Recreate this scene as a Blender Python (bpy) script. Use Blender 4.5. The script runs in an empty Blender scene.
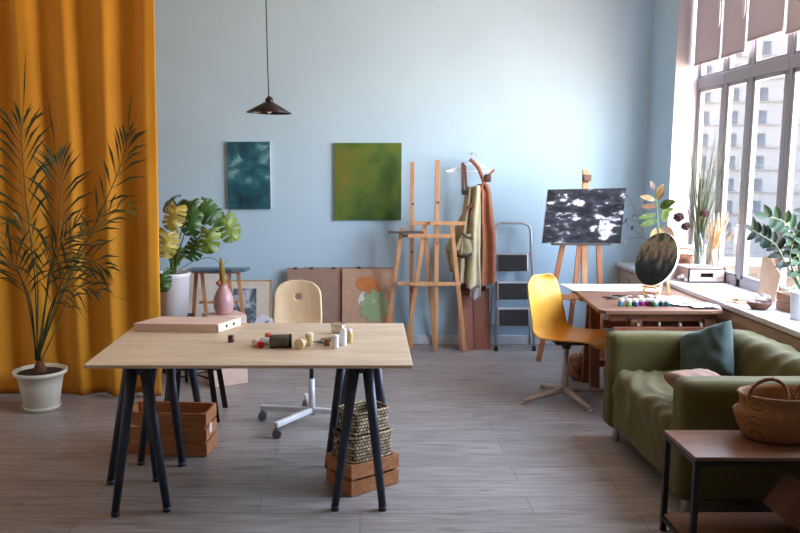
import bpy, bmesh, math, random
from mathutils import Vector as V, Matrix as M, noise
rnd = random.Random(7)
sc = bpy.context.scene
C = sc.collection
PI = math.pi
# ------------------------------------------------------------------ camera
F = 778.0; TH = math.atan(101.5/F); H = 1.6
def P(px, py, Y):                        # point of the photograph at distance Y from the camera wall
    a = (px-360)/F; b = (266.5-py)/F
    r = V((a, math.cos(TH)+b*math.sin(TH), -math.sin(TH)+b*math.cos(TH)))
    return V((0, 0, H)) + r*(Y/r.y)
cam = bpy.data.cameras.new('camera'); co = bpy.data.objects.new('camera', cam); C.objects.link(co)
co.location = (0, 0, H); co.rotation_euler = (PI/2-TH, 0, 0)
cam.sensor_width = 36; cam.lens = F/800*36; cam.shift_x = 0.05; cam.clip_end = 500
sc.camera = co

# ------------------------------------------------------------------ materials
def srgb(c):
    f = lambda v: v/12.92 if v <= .04045 else ((v+.055)/1.055)**2.4
    return tuple(f(x/255) for x in c)+(1,)
MC = {}
def _base(name):
    m = bpy.data.materials.new(name); m.use_nodes = True
    nt = m.node_tree; b = nt.nodes['Principled BSDF']
    return m, nt, b
def node(nt, t, **k):
    n = nt.nodes.new(t)
    for a, v in k.items(): setattr(n, a, v)
    return n
def coords(nt, scale=(1, 1, 1), rot=(0, 0, 0), kind='Object'):
    tc = node(nt, 'ShaderNodeTexCoord'); mp = node(nt, 'ShaderNodeMapping')
    mp.inputs['Scale'].default_value = scale; mp.inputs['Rotation'].default_value = rot
    nt.links.new(tc.outputs[kind], mp.inputs['Vector'])
    return mp.outputs['Vector']
def ramp(nt, fac, stops):
    r = node(nt, 'ShaderNodeValToRGB'); e = r.color_ramp.elements
    while len(e) < len(stops): e.new(.5)
    for k, (p, c) in enumerate(stops): e[k].position = p; e[k].color = srgb(c)
    nt.links.new(fac, r.inputs['Fac']); return r.outputs['Color']
def noi(nt, vec, scale, detail=4, rough=.55, dist=0):
    n = node(nt, 'ShaderNodeTexNoise'); n.inputs['Scale'].default_value = scale
    n.inputs['Detail'].default_value = detail; n.inputs['Roughness'].default_value = rough
    n.inputs['Distortion'].default_value = dist
    nt.links.new(vec, n.inputs['Vector']); return n.outputs['Fac']
def bump(nt, b, h, strength=.3, dist=.01):
    n = node(nt, 'ShaderNodeBump'); n.inputs['Strength'].default_value = strength; n.inputs['Distance'].default_value = dist
    nt.links.new(h, n.inputs['Height']); nt.links.new(n.outputs['Normal'], b.inputs['Normal'])
def plain(name, c, rough=.6, metal=0, var=.06, scale=8, bmp=0, spec=.5, sheen=0, coat=0, trans=0):
    if name in MC: return MC[name]
    m, nt, b = _base(name)
    vec = coords(nt); f = noi(nt, vec, scale)
    lo = tuple(max(0, x*(1-var)) for x in c); hi = tuple(min(255, x*(1+var)) for x in c)
    nt.links.new(ramp(nt, f, [(.3, lo), (.7, hi)]), b.inputs['Base Color'])
    b.inputs['Roughness'].default_value = rough; b.inputs['Metallic'].default_value = metal
    b.inputs['Specular IOR Level'].default_value = spec
    b.inputs['Coat Weight'].default_value = coat; b.inputs['Coat Roughness'].default_value = .25
    b.inputs['Sheen Weight'].default_value = sheen
    if bmp: bump(nt, b, noi(nt, vec, scale*6), bmp)
    if trans:
        tr = node(nt, 'ShaderNodeBsdfTranslucent'); tr.inputs['Color'].default_value = srgb(hi)
        mx = node(nt, 'ShaderNodeMixShader'); mx.inputs[0].default_value = trans
        out = nt.nodes['Material Output']
        nt.links.new(b.outputs[0], mx.inputs[1]); nt.links.new(tr.outputs[0], mx.inputs[2]); nt.links.new(mx.outputs[0], out.inputs['Surface'])
    MC[name] = m; return m
def wood(name, c1, c2, axis=0, scale=6, rough=.55, stretch=12, knots=False, coat=0):
    if name in MC: return MC[name]
    m, nt, b = _base(name)
    s = [stretch]*3; s[axis] = 1
    vec = coords(nt, tuple(x*scale/6 for x in s))
    f = noi(nt, vec, 3, 6, .6, .6); f2 = noi(nt, coords(nt, tuple(x*3 for x in s)), 5, 3)
    mixn = node(nt, 'ShaderNodeMath', operation='MULTIPLY_ADD')
    nt.links.new(f2, mixn.inputs[0]); mixn.inputs[1].default_value = .35
    sub = node(nt, 'ShaderNodeMath', operation='MULTIPLY'); nt.links.new(f, sub.inputs[0]); sub.inputs[1].default_value = .8
    nt.links.new(sub.outputs[0], mixn.inputs[2])
    col = ramp(nt, mixn.outputs[0], [(.38, c1), (.72, c2)])
    if knots:
        vo = node(nt, 'ShaderNodeTexVoronoi'); vo.inputs['Scale'].default_value = 3.3
        nt.links.new(coords(nt, (.6, 1.5, 1)), vo.inputs['Vector'])
        k = ramp(nt, vo.outputs['Distance'], [(.02, (120, 90, 60)), (.07, (255, 255, 255))])
        mx = node(nt, 'ShaderNodeMix', data_type='RGBA', blend_type='MULTIPLY'); mx.inputs[0].default_value = .5
        nt.links.new(col, mx.inputs[6]); nt.links.new(k, mx.inputs[7]); col = mx.outputs[2]
    nt.links.new(col, b.inputs['Base Color'])
    b.inputs['Roughness'].default_value = rough; b.inputs['Coat Weight'].default_value = coat
    bump(nt, b, mixn.outputs[0], .12, .004)
    MC[name] = m; return m
def glassy(name, tint=(255, 255, 255), gl=.08):
    if name in MC: return MC[name]
    m, nt, b = _base(name)
    tr = node(nt, 'ShaderNodeBsdfTransparent'); tr.inputs['Color'].default_value = srgb(tint)
    g = node(nt, 'ShaderNodeBsdfGlossy'); g.inputs['Roughness'].default_value = .05
    fr = node(nt, 'ShaderNodeFresnel'); fr.inputs['IOR'].default_value = 1.45
    mx = node(nt, 'ShaderNodeMixShader')
    if gl is None: nt.links.new(fr.outputs[0], mx.inputs[0])
    else: mx.inputs[0].default_value = gl
    nt.links.new(tr.outputs[0], mx.inputs[1]); nt.links.new(g.outputs[0], mx.inputs[2])
    nt.links.new(mx.outputs[0], nt.nodes['Material Output'].inputs['Surface'])
    MC[name] = m; return m
def weave(name, c1, c2, sx, sz, dark=.5, rough=.8):
    m, nt, b = _base(name)
    tc = node(nt, 'ShaderNodeUVMap') if False else None
    vec = coords(nt)
    br = node(nt, 'ShaderNodeTexBrick'); sp = node(nt, 'ShaderNodeSeparateXYZ'); cb = node(nt, 'ShaderNodeCombineXYZ')
    nt.links.new(vec, sp.inputs[0])
    ad = node(nt, 'ShaderNodeMath', operation='ADD'); nt.links.new(sp.outputs[0], ad.inputs[0]); nt.links.new(sp.outputs[1], ad.inputs[1])
    nt.links.new(ad.outputs[0], cb.inputs[0]); nt.links.new(sp.outputs[2], cb.inputs[1])
    nt.links.new(cb.outputs[0], br.inputs['Vector'])
    br.inputs['Scale'].default_value = 1; br.inputs['Brick Width'].default_value = sx; br.inputs['Row Height'].default_value = sz
    br.inputs['Mortar Size'].default_value = sz*.2; br.inputs['Mortar Smooth'].default_value = .6
    br.inputs['Color1'].default_value = srgb(c1); br.inputs['Color2'].default_value = srgb(c2)
    br.inputs['Mortar'].default_value = srgb(tuple(x*dark for x in c1))
    nt.links.new(br.outputs['Color'], b.inputs['Base Color']); b.inputs['Roughness'].default_value = rough
    iv = node(nt, 'ShaderNodeMath', operation='SUBTRACT'); iv.inputs[0].default_value = 1; nt.links.new(br.outputs['Fac'], iv.inputs[1])
    bump(nt, b, iv.outputs[0], .8, .006)
    MC[name] = m; return m
def painting(name, stops, scale=3, dist=2, stretch=(1, 1, 1), rough=.45, kind='Object', rot=(0, 0, 0), detail=6, bm_=.5):
    m, nt, b = _base(name)
    vec = coords(nt, stretch, rot)
    f = noi(nt, vec, scale, detail, .6, dist); f2 = noi(nt, vec, scale*.45, 2)
    a = node(nt, 'ShaderNodeMath', operation='MULTIPLY_ADD'); nt.links.new(f, a.inputs[0]); a.inputs[1].default_value = .6
    mu = node(nt, 'ShaderNodeMath', operation='MULTIPLY'); mu.inputs[1].default_value = .4; nt.links.new(f2, mu.inputs[0]); nt.links.new(mu.outputs[0], a.inputs[2])
    nt.links.new(ramp(nt, a.outputs[0], stops), b.inputs['Base Color']); b.inputs['Roughness'].default_value = rough
    bump(nt, b, f, bm_, .004)
    MC[name] = m; return m

# ------------------------------------------------------------------ mesh helpers
def frame_z(d):
    return V(d).normalized().to_track_quat('Z', 'Y').to_matrix().to_4x4()
class MB:
    def __init__(s): s.b = bmesh.new()
    def box(s, c, size, rot=None, mi=0, bev=0):
        m = M.Translation(V(c)) @ (rot if rot is not None else M.Identity(4)) @ M.Diagonal(V(size).to_4d())
        vs = bmesh.ops.create_cube(s.b, size=1, matrix=m)['verts']
        fs = {f for v in vs for f in v.link_faces}
        for f in fs: f.material_index = mi
        if bev:
            es = list({e for v in vs for e in v.link_edges})
            bmesh.ops.bevel(s.b, geom=es, offset=bev, segments=2, profile=.5, affect='EDGES')
        return s
    def bar(s, p0, p1, w, d, roll=0, bev=0, up=None):
        p0, p1 = V(p0), V(p1); L = (p1-p0).length; z = (p1-p0).normalized()
        ref = V(up) if up else (V((0, 1, 0)) if abs(z.y) < .8 else V((1, 0, 0)))
        x = ref.cross(z).normalized(); y = z.cross(x)
        r = M((x, y, z)).transposed().to_4x4() @ M.Rotation(roll, 4, 'Z')
        return s.box((p0+p1)/2, (w, d, L), r, 0, bev)
    def tube(s, pts, r, n=10, caps=True, closed=False):
        pts = [V(p) for p in pts]; k = len(pts)
        rs = r if isinstance(r, (list, tuple)) else [r]*k
        rings = []; prev = None
        for i, p in enumerate(pts):
            if closed: t = (pts[(i+1) % k]-pts[i-1])
            else: t = pts[min(i+1, k-1)]-pts[max(i-1, 0)]
            t = t.normalized() if t.length > 1e-9 else V((0, 0, 1))
            if prev is None:
                ref = V((0, 0, 1)) if abs(t.z) < .9 else V((1, 0, 0)); x = ref.cross(t).normalized()
            else: x = (prev-t*prev.dot(t)).normalized()
            prev = x; y = t.cross(x)
            rings.append([s.b.verts.new(p+(x*math.cos(2*PI*j/n)+y*math.sin(2*PI*j/n))*rs[i]) for j in range(n)])
        for i in range(k if closed else k-1):
            a, b2 = rings[i], rings[(i+1) % k]
            for j in range(n): s.b.faces.new((a[j], a[(j+1) % n], b2[(j+1) % n], b2[j])).smooth = True
        if caps and not closed:
            s.b.faces.new(rings[0][::-1]); s.b.faces.new(rings[-1])
        return s
    def cyl(s, p0, p1, r0, r1=None, n=16): return s.tube([p0, p1], [r0, r1 if r1 is not None else r0], n)
    def lathe(s, prof, c=(0, 0, 0), n=28, rot=None, sx=1, sy=1, mi=0):
        c = V(c); R = rot if rot is not None else M.Identity(4); rings = []
        for (r, z) in prof:
            if r < 1e-6: rings.append([s.b.verts.new(c+R @ V((0, 0, z)))])
            else: rings.append([s.b.verts.new(c+R @ V((r*sx*math.cos(2*PI*j/n), r*sy*math.sin(2*PI*j/n), z))) for j in range(n)])
        for a, b2 in zip(rings, rings[1:]):
            for j in range(n):
                q = (j+1) % n
                if len(a) == 1 and len(b2) == 1: continue
                if len(a) == 1: f = s.b.faces.new((a[0], b2[q], b2[j]))
                elif len(b2) == 1: f = s.b.faces.new((a[j], a[q], b2[0]))
                else: f = s.b.faces.new((a[j], a[q], b2[q], b2[j]))
                f.smooth = True; f.material_index = mi
        return s
    def prism(s, pts, t, mat=None, mi=0):          # 2-D outline in local xy, extruded by t along local z
        m = mat if mat is not None else M.Identity(4); k = len(pts)
        a = [s.b.verts.new(m @ V((x, y, 0))) for x, y in pts]; b2 = [s.b.verts.new(m @ V((x, y, t))) for x, y in pts]
        fs = [s.b.faces.new(a[::-1]), s.b.faces.new(b2)]
        for i in range(k): fs.append(s.b.faces.new((a[i], a[(i+1) % k], b2[(i+1) % k], b2[i])))
        for f in fs: f.material_index = mi
        return s
    def grid(s, fn, nu, nv, smooth=True, closev=False):
        g = [[s.b.verts.new(fn(i/nu, j/nv)) for j in range(nv if closev else nv+1)] for i in range(nu+1)]
        m = nv if closev else nv+1
        for i in range(nu):
            for j in range(nv):
                f = s.b.faces.new((g[i][j], g[i+1][j], g[i+1][(j+1) % m], g[i][(j+1) % m])); f.smooth = smooth
        return s
    def soft(s, c, size, r=.05, n=14, disp=None, rot=None):   # rounded box with optional displacement
        b = bmesh.new(); bmesh.ops.create_cube(b, size=1)
        bmesh.ops.subdivide_edges(b, edges=b.edges[:], cuts=n, use_grid_fill=True)
        hs = V(size)/2; R = rot if rot is not None else M.Identity(4); mp = {}
        for v in b.verts:
            p = V((v.co.x*size[0], v.co.y*size[1], v.co.z*size[2]))
            q = V([max(-(hs[i]-r), min(hs[i]-r, p[i])) for i in range(3)])
            d = p-q
            nn = d.normalized() if d.length > 1e-7 else V((0, 0, 1))
            p2 = q+nn*min(d.length, r) if d.length > 1e-7 else p
            if d.length > 1e-7: p2 = q+nn*r
            if disp: p2 = p2+nn*disp(p2)
            mp[v.index] = s.b.verts.new(V(c)+R @ p2)
        for f in b.faces:
            try: s.b.faces.new([mp[v.index] for v in f.verts]).smooth = True
            except ValueError: pass
        b.free(); return s
def obj(name, mb, mat, parent=None, solid=0, bev=0, sub=0):
    me = bpy.data.meshes.new(name)
    bmesh.ops.recalc_face_normals(mb.b, faces=mb.b.faces[:])
    if parent is not None:
        w = parent; off = V((0, 0, 0))
        while w is not None: off += w.location; w = w.parent
        bmesh.ops.translate(mb.b, verts=mb.b.verts[:], vec=-off)
    mb.b.to_mesh(me); mb.b.free()
    for m in (mat if isinstance(mat, (list, tuple)) else [mat]): me.materials.append(m)
    o = bpy.data.objects.new(name, me); C.objects.link(o)
    if parent is not None: o.parent = parent
    if solid:
        md = o.modifiers.new('thickness', 'SOLIDIFY'); md.thickness = solid; md.offset = 0
    if bev:
        md = o.modifiers.new('bevel', 'BEVEL'); md.width = bev; md.segments = 2; md.limit_method = 'ANGLE'
    if sub:
        md = o.modifiers.new('sub', 'SUBSURF'); md.levels = sub; md.render_levels = sub
    return o
def tag(o, label, cat, group=None, kind=None):
    o['label'] = label; o['category'] = cat
    if group: o['group'] = group
    if kind: o['kind'] = kind
    return o
def thing(name, label, cat, loc=(0, 0, 0), group=None):
    o = bpy.data.objects.new(name, None); C.objects.link(o); o.location = loc; o.empty_display_size = .05
    return tag(o, label, cat, group)
def struct(name, mb, mat, parent=None, **k):
    o = obj(name, mb, mat, parent, **k)
    if parent is None: o['kind'] = 'structure'
    return o
def dup(root, loc, label, rz=None, group=None):
    r = root.copy(); C.objects.link(r); r.location = loc; r['label'] = label
    if group: r['group'] = group
    if rz is not None: r.rotation_euler = (0, 0, rz)
    for ch in list(root.children):
        c = ch.copy(); C.objects.link(c); c.parent = r
        for g in ch.children:
            d = g.copy(); C.objects.link(d); d.parent = c
    return r
def sn(x, y=0, z=0): return noise.noise(V((x, y, z)))
Rz = lambda a: M.Rotation(a, 4, 'Z')
Rx = lambda a: M.Rotation(a, 4, 'X')
Ry = lambda a: M.Rotation(a, 4, 'Y')

# ------------------------------------------------------------------ shared materials
m_blue = plain('blue_wall_paint', (174, 204, 223), .75, var=.02, scale=1.2, bmp=.03)
m_white = plain('white_paint', (222, 222, 224), .5, var=.01)
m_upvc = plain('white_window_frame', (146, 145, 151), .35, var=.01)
m_ceil = plain('ceiling_paint', (225, 218, 210), .8, var=.01)
m_black = plain('black_metal', (24, 24, 27), .45, .3, .1)
m_trestle = plain('slate_grey_metal', (50, 58, 72), .42, .35, .05)
m_rubber = plain('black_rubber', (20, 20, 20), .8)
m_easel = wood('easel_pine', (168, 118, 78), (206, 158, 112), 2, 6)
m_crate = wood('crate_pine', (142, 88, 50), (190, 128, 82), 0, 6)
m_soil = plain('potting_soil', (48, 32, 24), .95, var=.4, scale=40, bmp=1)
m_glass = glassy('clear_glass', (244, 248, 247), .12)
m_canvas = plain('raw_canvas', (214, 205, 192), .85, var=.03, scale=30, bmp=.1)
m_alu = plain('grey_aluminium', (168, 172, 178), .35, .4, .04)

# ------------------------------------------------------------------ room
YB = 6.86; XW = 2.5; XL = -3.7; YN = -2.6; ZC = 3.55
def floor_mat():
    m, nt, b = _base('laminate_floor')
    vec = coords(nt)
    br = node(nt, 'ShaderNodeTexBrick'); nt.links.new(vec, br.inputs['Vector']); br.offset = .37
    br.inputs['Scale'].default_value = 1; br.inputs['Brick Width'].default_value = 1.28; br.inputs['Row Height'].default_value = .19
    br.inputs['Mortar Size'].default_value = .0018; br.inputs['Mortar Smooth'].default_value = .3
    br.inputs['Color1'].default_value = srgb((170, 167, 166)); br.inputs['Color2'].default_value = srgb((157, 153, 152))
    br.inputs['Mortar'].default_value = srgb((106, 99, 96)); br.inputs['Bias'].default_value = 0
    g = noi(nt, coords(nt, (1.3, 16, 1)), 2.6, 8, .65, .5)
    gr = ramp(nt, g, [(.3, (176, 166, 158)), (.5, (220, 216, 212)), (.72, (255, 255, 255))])
    k = noi(nt, coords(nt, (2.2, 9, 1)), 1.5, 3, .5, .3)
    kr = ramp(nt, k, [(.28, (170, 160, 150)), (.4, (255, 255, 255))])
    m1 = node(nt, 'ShaderNodeMix', data_type='RGBA', blend_type='MULTIPLY'); m1.inputs[0].default_value = .85
    nt.links.new(br.outputs['Color'], m1.inputs[6]); nt.links.new(gr, m1.inputs[7])
    m2 = node(nt, 'ShaderNodeMix', data_type='RGBA', blend_type='MULTIPLY'); m2.inputs[0].default_value = .5
    nt.links.new(m1.outputs[2], m2.inputs[6]); nt.links.new(kr, m2.inputs[7])
    nt.links.new(m2.outputs[2], b.inputs['Base Color']); b.inputs['Roughness'].default_value = .42
    bump(nt, b, g, .08, .003)
    return m
struct('floor', MB().box(((XL+XW)/2, (YN+YB)/2, -.05), (XW-XL+.4, YB-YN+.4, .1)), floor_mat())
struct('ceiling', MB().box(((XL+XW)/2+.02, (YN+YB)/2, ZC+.05), (XW-XL+.44, YB-YN+.4, .1)), m_ceil)
struct('wall_back', MB().box(((XL+XW)/2+.02, YB+.1, ZC/2), (XW-XL+.44, .2, ZC)), m_blue)
struct('wall_left', MB().box((XL-.1, (YN+YB)/2, ZC/2), (.2, YB-YN, ZC)), m_ceil)
struct('wall_front', MB().box(((XL+XW)/2+.02, YN-.1, ZC/2), (XW-XL+.44, .2, ZC)), m_ceil)
WY0, WY1, WZ0, WZ1 = 3.3, 6.31, .72, 3.3; XG = 2.70
w = MB()
w.box((XW+.12, (YN+YB)/2, WZ0/2), (.24, YB-YN, WZ0))
w.box((XW+.12, (YN+YB)/2, (WZ1+ZC)/2), (.24, YB-YN, ZC-WZ1))
w.box((XW+.12, (WY1+YB)/2, (WZ0+WZ1)/2), (.24, YB-WY1, WZ1-WZ0))
w.box((XW+.12, (YN+WY0)/2, (WZ0+WZ1)/2), (.24, WY0-YN, WZ1-WZ0))
struct('wall_right', w, m_blue)
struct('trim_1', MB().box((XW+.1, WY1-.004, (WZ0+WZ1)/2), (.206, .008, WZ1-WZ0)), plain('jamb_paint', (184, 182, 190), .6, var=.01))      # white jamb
struct('baseboard_back', MB().box(((XL+XW)/2, YB-.009, .04), (XW-XL, .018, .08), bev=.004), plain('baseboard_paint', (196, 205, 214), .5))
struct('baseboard_right', MB().box((XW-.009, WY1+.3, .04), (.018, .6, .08)), plain('baseboard_paint', (196, 205, 214), .5))
# window sill and the panelled casing under it
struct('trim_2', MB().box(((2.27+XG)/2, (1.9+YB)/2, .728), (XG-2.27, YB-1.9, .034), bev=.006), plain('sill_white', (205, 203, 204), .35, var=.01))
cs = MB().box((2.40, (1.9+YB)/2, .355), (.18, YB-1.92, .71))
for k in range(9): cs.box((2.306, 2.15+k*.56, .36), (.012, .05, .70))
cs.box((2.304, (1.9+YB)/2, .665), (.016, YB-1.92, .06)); cs.box((2.304, (1.9+YB)/2, .05), (.016, YB-1.92, .09))
struct('trim_3', cs, wood('casing_beech', (180, 154, 128), (204, 178, 150), 1, 6))

# windows: four lights far to near plus those out of frame
ys = [6.31, 5.835, 5.456, 4.966, 4.42, 3.86, 3.3]
m_pane = glassy('window_glass', (250, 252, 252), .04)
for i in range(6):
    a, b2 = ys[i], ys[i+1]; yc = (a+b2)/2; wd = a-b2
    f = MB()
    f.box((XG, a-.0165, (WZ0+WZ1)/2), (.045, .033, WZ1-WZ0)); f.box((XG, b2+.0165, (WZ0+WZ1)/2), (.045, .033, WZ1-WZ0))
    f.box((XG, yc, WZ0+.05), (.045, wd, .07)); f.box((XG, yc, WZ1-.03), (.045, wd, .06)); f.box((XG, yc, 2.235), (.055, wd, .08))
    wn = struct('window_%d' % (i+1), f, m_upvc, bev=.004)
    for (z0, z1, nm) in ((WZ0+.08, 2.195, 'sash'), (2.275, WZ1-.05, 'upper_sash')):
        s = MB(); y0, y1 = b2+.033, a-.033; t = .030
        if nm == 'upper_sash': t = .022
        s.box((XG-.002, (y0+y1)/2, z0+t/2), (.034, y1-y0, t)); s.box((XG-.002, (y0+y1)/2, z1-t/2), (.034, y1-y0, t))
        s.box((XG-.002, y0+t/2, (z0+z1)/2), (.034, t, z1-z0)); s.box((XG-.002, y1-t/2, (z0+z1)/2), (.034, t, z1-z0))
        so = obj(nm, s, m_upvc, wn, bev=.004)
        obj('pane', MB().box((XG+.004, (y0+y1)/2, (z0+z1)/2), (.004, y1-y0-.02, z1-z0-.02)), m_pane, so)
    if i in (1, 3):
        pass
h = MB().box((2.672, 5.456+.03, 1.15), (.012, .028, .07), bev=.003).bar((2.655, 5.486, 1.16), (2.655, 5.486, 1.04), .014, .02)
obj('window_handle', h, m_white, bpy.data.objects['window_2'])

# roller blinds
m_blind = plain('taupe_blind_fabric', (196, 186, 190), .9, var=.02, scale=60, trans=.10)
bl = [(6.28, 5.845, 2.372, 'farthest roller blind, beside the white window jamb'),
      (5.815, 5.47, 2.372, 'second roller blind from the far corner, above the grasses'),
      (5.44, 4.985, 2.43, 'third roller blind from the far corner, with the pale bead chain'),
      (4.95, 4.44, 2.40, 'nearest visible roller blind at the right edge of the photo')]
for k, (a, b2, z, lab) in enumerate(bl):
    t = thing('roller_blind', 'taupe grey '+lab, 'blind', (2.63, (a+b2)/2, z), 'roller blinds in the tall window')
    obj('fabric', MB().box((2.632, (a+b2)/2, (z+WZ1)/2), (.003, a-b2, WZ1-z-.03)), m_blind, t)
    obj('bottom_bar', MB().box((2.632, (a+b2)/2, z+.008), (.012, a-b2, .02), bev=.003), m_white if False else plain('blind_bar', (168, 158, 158), .5), t)
    obj('roller_tube', MB().cyl((2.632, b2, WZ1-.035), (2.632, a, WZ1-.035), .025), m_white, t)
    obj('chain', MB().tube([(2.622, b2+.012, WZ1-.05), (2.622, b2+.012, z+.25), (2.622, b2+.03, z+.22), (2.622, b2+.04, z+.25), (2.622, b2+.04, WZ1-.05)], .003, 6), m_white, t)

# ------------------------------------------------------------------ outside
m_conc = plain('pale_concrete', (56, 55, 54), .9, var=.04, scale=.3)
m_bwin = plain('building_window_glass', (42, 44, 47), .95, var=.2, scale=.2, spec=0)
struct('ground', MB().box((62, 95, -14.2), (80, 64, .4)), plain('street_ground', (48, 42, 36), .9, var=.1, scale=.1))
def tower(name, lab, c, size, cols, rows, ang, x0, sp, mat, wm=m_bwin, z0=2.2, dz=3.0):
    t = thing(name, lab, 'building', (c[0], c[1], -14)); R = Rz(ang); cc = V((c[0], c[1], -14))
    b = MB().box(cc+V((0, 0, size[2]/2)), size, R)
    for r in range(rows+1): b.box(cc+R @ V((0, -size[1]/2-.08, z0-1.0+r*dz)), (size[0], .25, .14), R)
    obj('facade', b, mat, t)
    first = None
    for r in range(rows):
        for q in range(cols):
            p = R @ V((x0+q*sp, -size[1]/2-.02, z0+r*dz))
            if first is None:
                fm = MB().box((0, 0, 0), (1.5, .12, 1.6), R).box(R @ V((0, -.08, 0)), (.08, .06, 1.6), R).box(R @ V((0, -.1, -.85)), (1.7, .3, .1), R)
                me_o = obj('window', fm, wm); me_o.parent = t; me_o.location = p; first = me_o
            else:
                d = first.copy(); C.objects.link(d); d.parent = t; d.location = p
    return t
tower('apartment_building', 'tall pale apartment block with rows of windows beyond the window glass', (57, 112), (30, 14, 48), 8, 12, -.25, -12.5, 3.55, m_conc, z0=7)
tower('apartment_building', 'tall pale apartment block at the right beyond the nearest panes', (80, 104), (14, 14, 46), 4, 11, -.4, -5.2, 3.4, plain('warm_concrete', (56, 53, 49), .9, var=.05, scale=.3), z0=7)
tower('street_building', 'low sand coloured building below the tall blocks outside', (46, 76), (46, 8, 6), 9, 1, -.2, -18, 4.5, plain('sand_plaster', (54, 43, 33), .9, var=.1, scale=.3), z0=3)

# ------------------------------------------------------------------ light
wd = bpy.data.worlds.new('sky'); sc.world = wd; wd.use_nodes = True; nt = wd.node_tree
bg = nt.nodes['Background']; tc = node(nt, 'ShaderNodeTexCoord'); sp = node(nt, 'ShaderNodeSeparateXYZ')
nt.links.new(tc.outputs['Generated'], sp.inputs[0])
mr = node(nt, 'ShaderNodeMapRange'); mr.inputs[1].default_value = -1; mr.inputs[2].default_value = 1
nt.links.new(sp.outputs[2], mr.inputs[0])
cr = ramp(nt, mr.outputs[0], [(.0, (215, 165, 135)), (.47, (250, 224, 204)), (.52, (242, 244, 255)), (.75, (214, 228, 255)), (1, (196, 216, 255))])
nt.links.new(cr, bg.inputs['Color']); bg.inputs['Strength'].default_value = 5.0
def area(name, loc, rot, sx, sy, e, col=(1, 1, 1), portal=False):
    l = bpy.data.lights.new(name, 'AREA'); l.shape = 'RECTANGLE'; l.size = sx; l.size_y = sy; l.energy = e; l.color = col
    if portal: l.cycles.is_portal = True
    o = bpy.data.objects.new(name, l); C.objects.link(o); o.location = loc; o.rotation_euler = rot; return o
area('window_portal', (XG+.06, (WY0+WY1)/2, (WZ0+WZ1)/2), (0, PI/2, 0), WZ1-WZ0, WY1-WY0, 1, portal=True)
sc.view_settings.view_transform = 'Standard'; sc.view_settings.look = 'None'
sc.view_settings.gamma = 1; sc.view_settings.use_curve_mapping = False
sc.view_settings.exposure = 2.58
cy = sc.cycles; cy.max_bounces = 12; cy.diffuse_bounces = 7; cy.transparent_max_bounces = 12; cy.use_denoising = True
cy.sample_clamp_indirect = 8; cy.caustics_reflective = False; cy.caustics_refractive = False

# ------------------------------------------------------------------ ochre curtain
m_cur = plain('ochre_curtain_fabric', (222, 154, 24), .75, var=.03, scale=90, sheen=.2, trans=.14)
def cur(u, v):
    x = -3.55+2.187*u; z = .012+3.44*v
    ph = x*2*PI/.27+1.5*sn(x*1.3, z*.35)+.5*sn(x*3, z*.8, 4)
    amp = (.045+.02*sn(x*2, 0, 9))*(.85+.3*sn(x*3, z*.5, 2))
    y = 5.27+amp*math.sin(ph)+.008*math.sin(2.3*ph+1)+.012*sn(x*6, z*2.2)
    if z < .35: y += .03*(.35-z)/.35*sn(x*7, z*5, 3)*2
    e = (u-.96)/.04
    if e > 0: y -= .03*e
    return V((x+.016*(z-.8)*u, y, z+.01*sn(x*8, 0, 1)*(1-v)))
t = thing('curtain', 'floor length ochre orange curtain hanging on the left behind the potted palm', 'curtain', (-2.4, 5.27, 0))
obj('fabric', MB().grid(cur, 260, 60), m_cur, t, solid=.004)
obj('hem', MB().grid(lambda u, v: cur(u, .002+.012*v)+V((0, -.005, 0)), 260, 2), plain('curtain_hem', (186, 118, 18), .8, trans=.1), t, solid=.004)
t = thing('curtain_rail', 'white ceiling rail carrying the ochre orange curtain', 'rail', (-2.4, 5.27, ZC-.04))
obj('track', MB().box((-2.4, 5.27, ZC-.025), (2.5, .05, .05)), m_white, t)

# ------------------------------------------------------------------ big work table
TZ = .73
m_ply = wood('birch_plywood_table', (188, 168, 140), (216, 199, 172), 0, 5, .5, 9, knots=True)
tt = MB().prism([(-1.215, 3.325), (.232, 3.325), (.242, 4.243), (-1.232, 4.243)], .016, M.Translation((0, 0, TZ-.016)))
tag(obj('work_table', tt, m_ply, bev=.003), 'large pale plywood table top resting on slate grey trestles', 'table')
def trestle(lab, pairs, xb=None):
    base = V((sum(p[0][0] for p in pairs)/len(pairs), sum(p[0][1] for p in pairs)/len(pairs), 0))
    t = thing('trestle', lab, 'trestle', base, 'slate grey metal trestles under the plywood table')
    ends = []
    for (apex, fl, fr) in pairs:
        ax = V((apex[0], apex[1], TZ-.05)); sp_ = apex[2] if len(apex) > 2 else .028
        for f_, s_ in ((fl, -1), (fr, 1)):
            top = ax+V((s_*sp_, 0, .015)); ft = V((f_[0], f_[1], 0))
            lg = obj('leg', MB().tube([ft+V((0, 0, .02)), top], [.018, .026], 14), m_trestle, t)
            obj('foot_cap', MB().cyl(ft, ft+V((0, 0, .022)), .0195, .019), m_trestle, lg)
        obj('end_plate', MB().box(ax+V((0, 0, .002)), (sp_*2+.02, .012, .05), bev=.003), m_trestle, t)
        ends.append(ax)
    a, b2 = ends[0], ends[-1]
    d = (b2-a).normalized()*.03
    obj('top_beam', MB().bar(a-d+V((0, 0, .012)), b2+d+V((0, 0, .012)), .045, .035, bev=.004), m_trestle, t)
trestle('slate grey splayed trestle at the near left corner of the plywood table', [((-1.0, 3.43), (-1.125, 3.40), (-.9, 3.45)), ((-1.12, 3.82), (-1.262, 3.76), (-1.04, 3.80))])
trestle('slate grey trestle behind the near left one, in front of the slatted crate', [((-1.03, 3.95), (-1.18, 4.02), (-.955, 4.0)), ((-1.0, 4.24), (-1.16, 4.52), (-.95, 4.52))])
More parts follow.
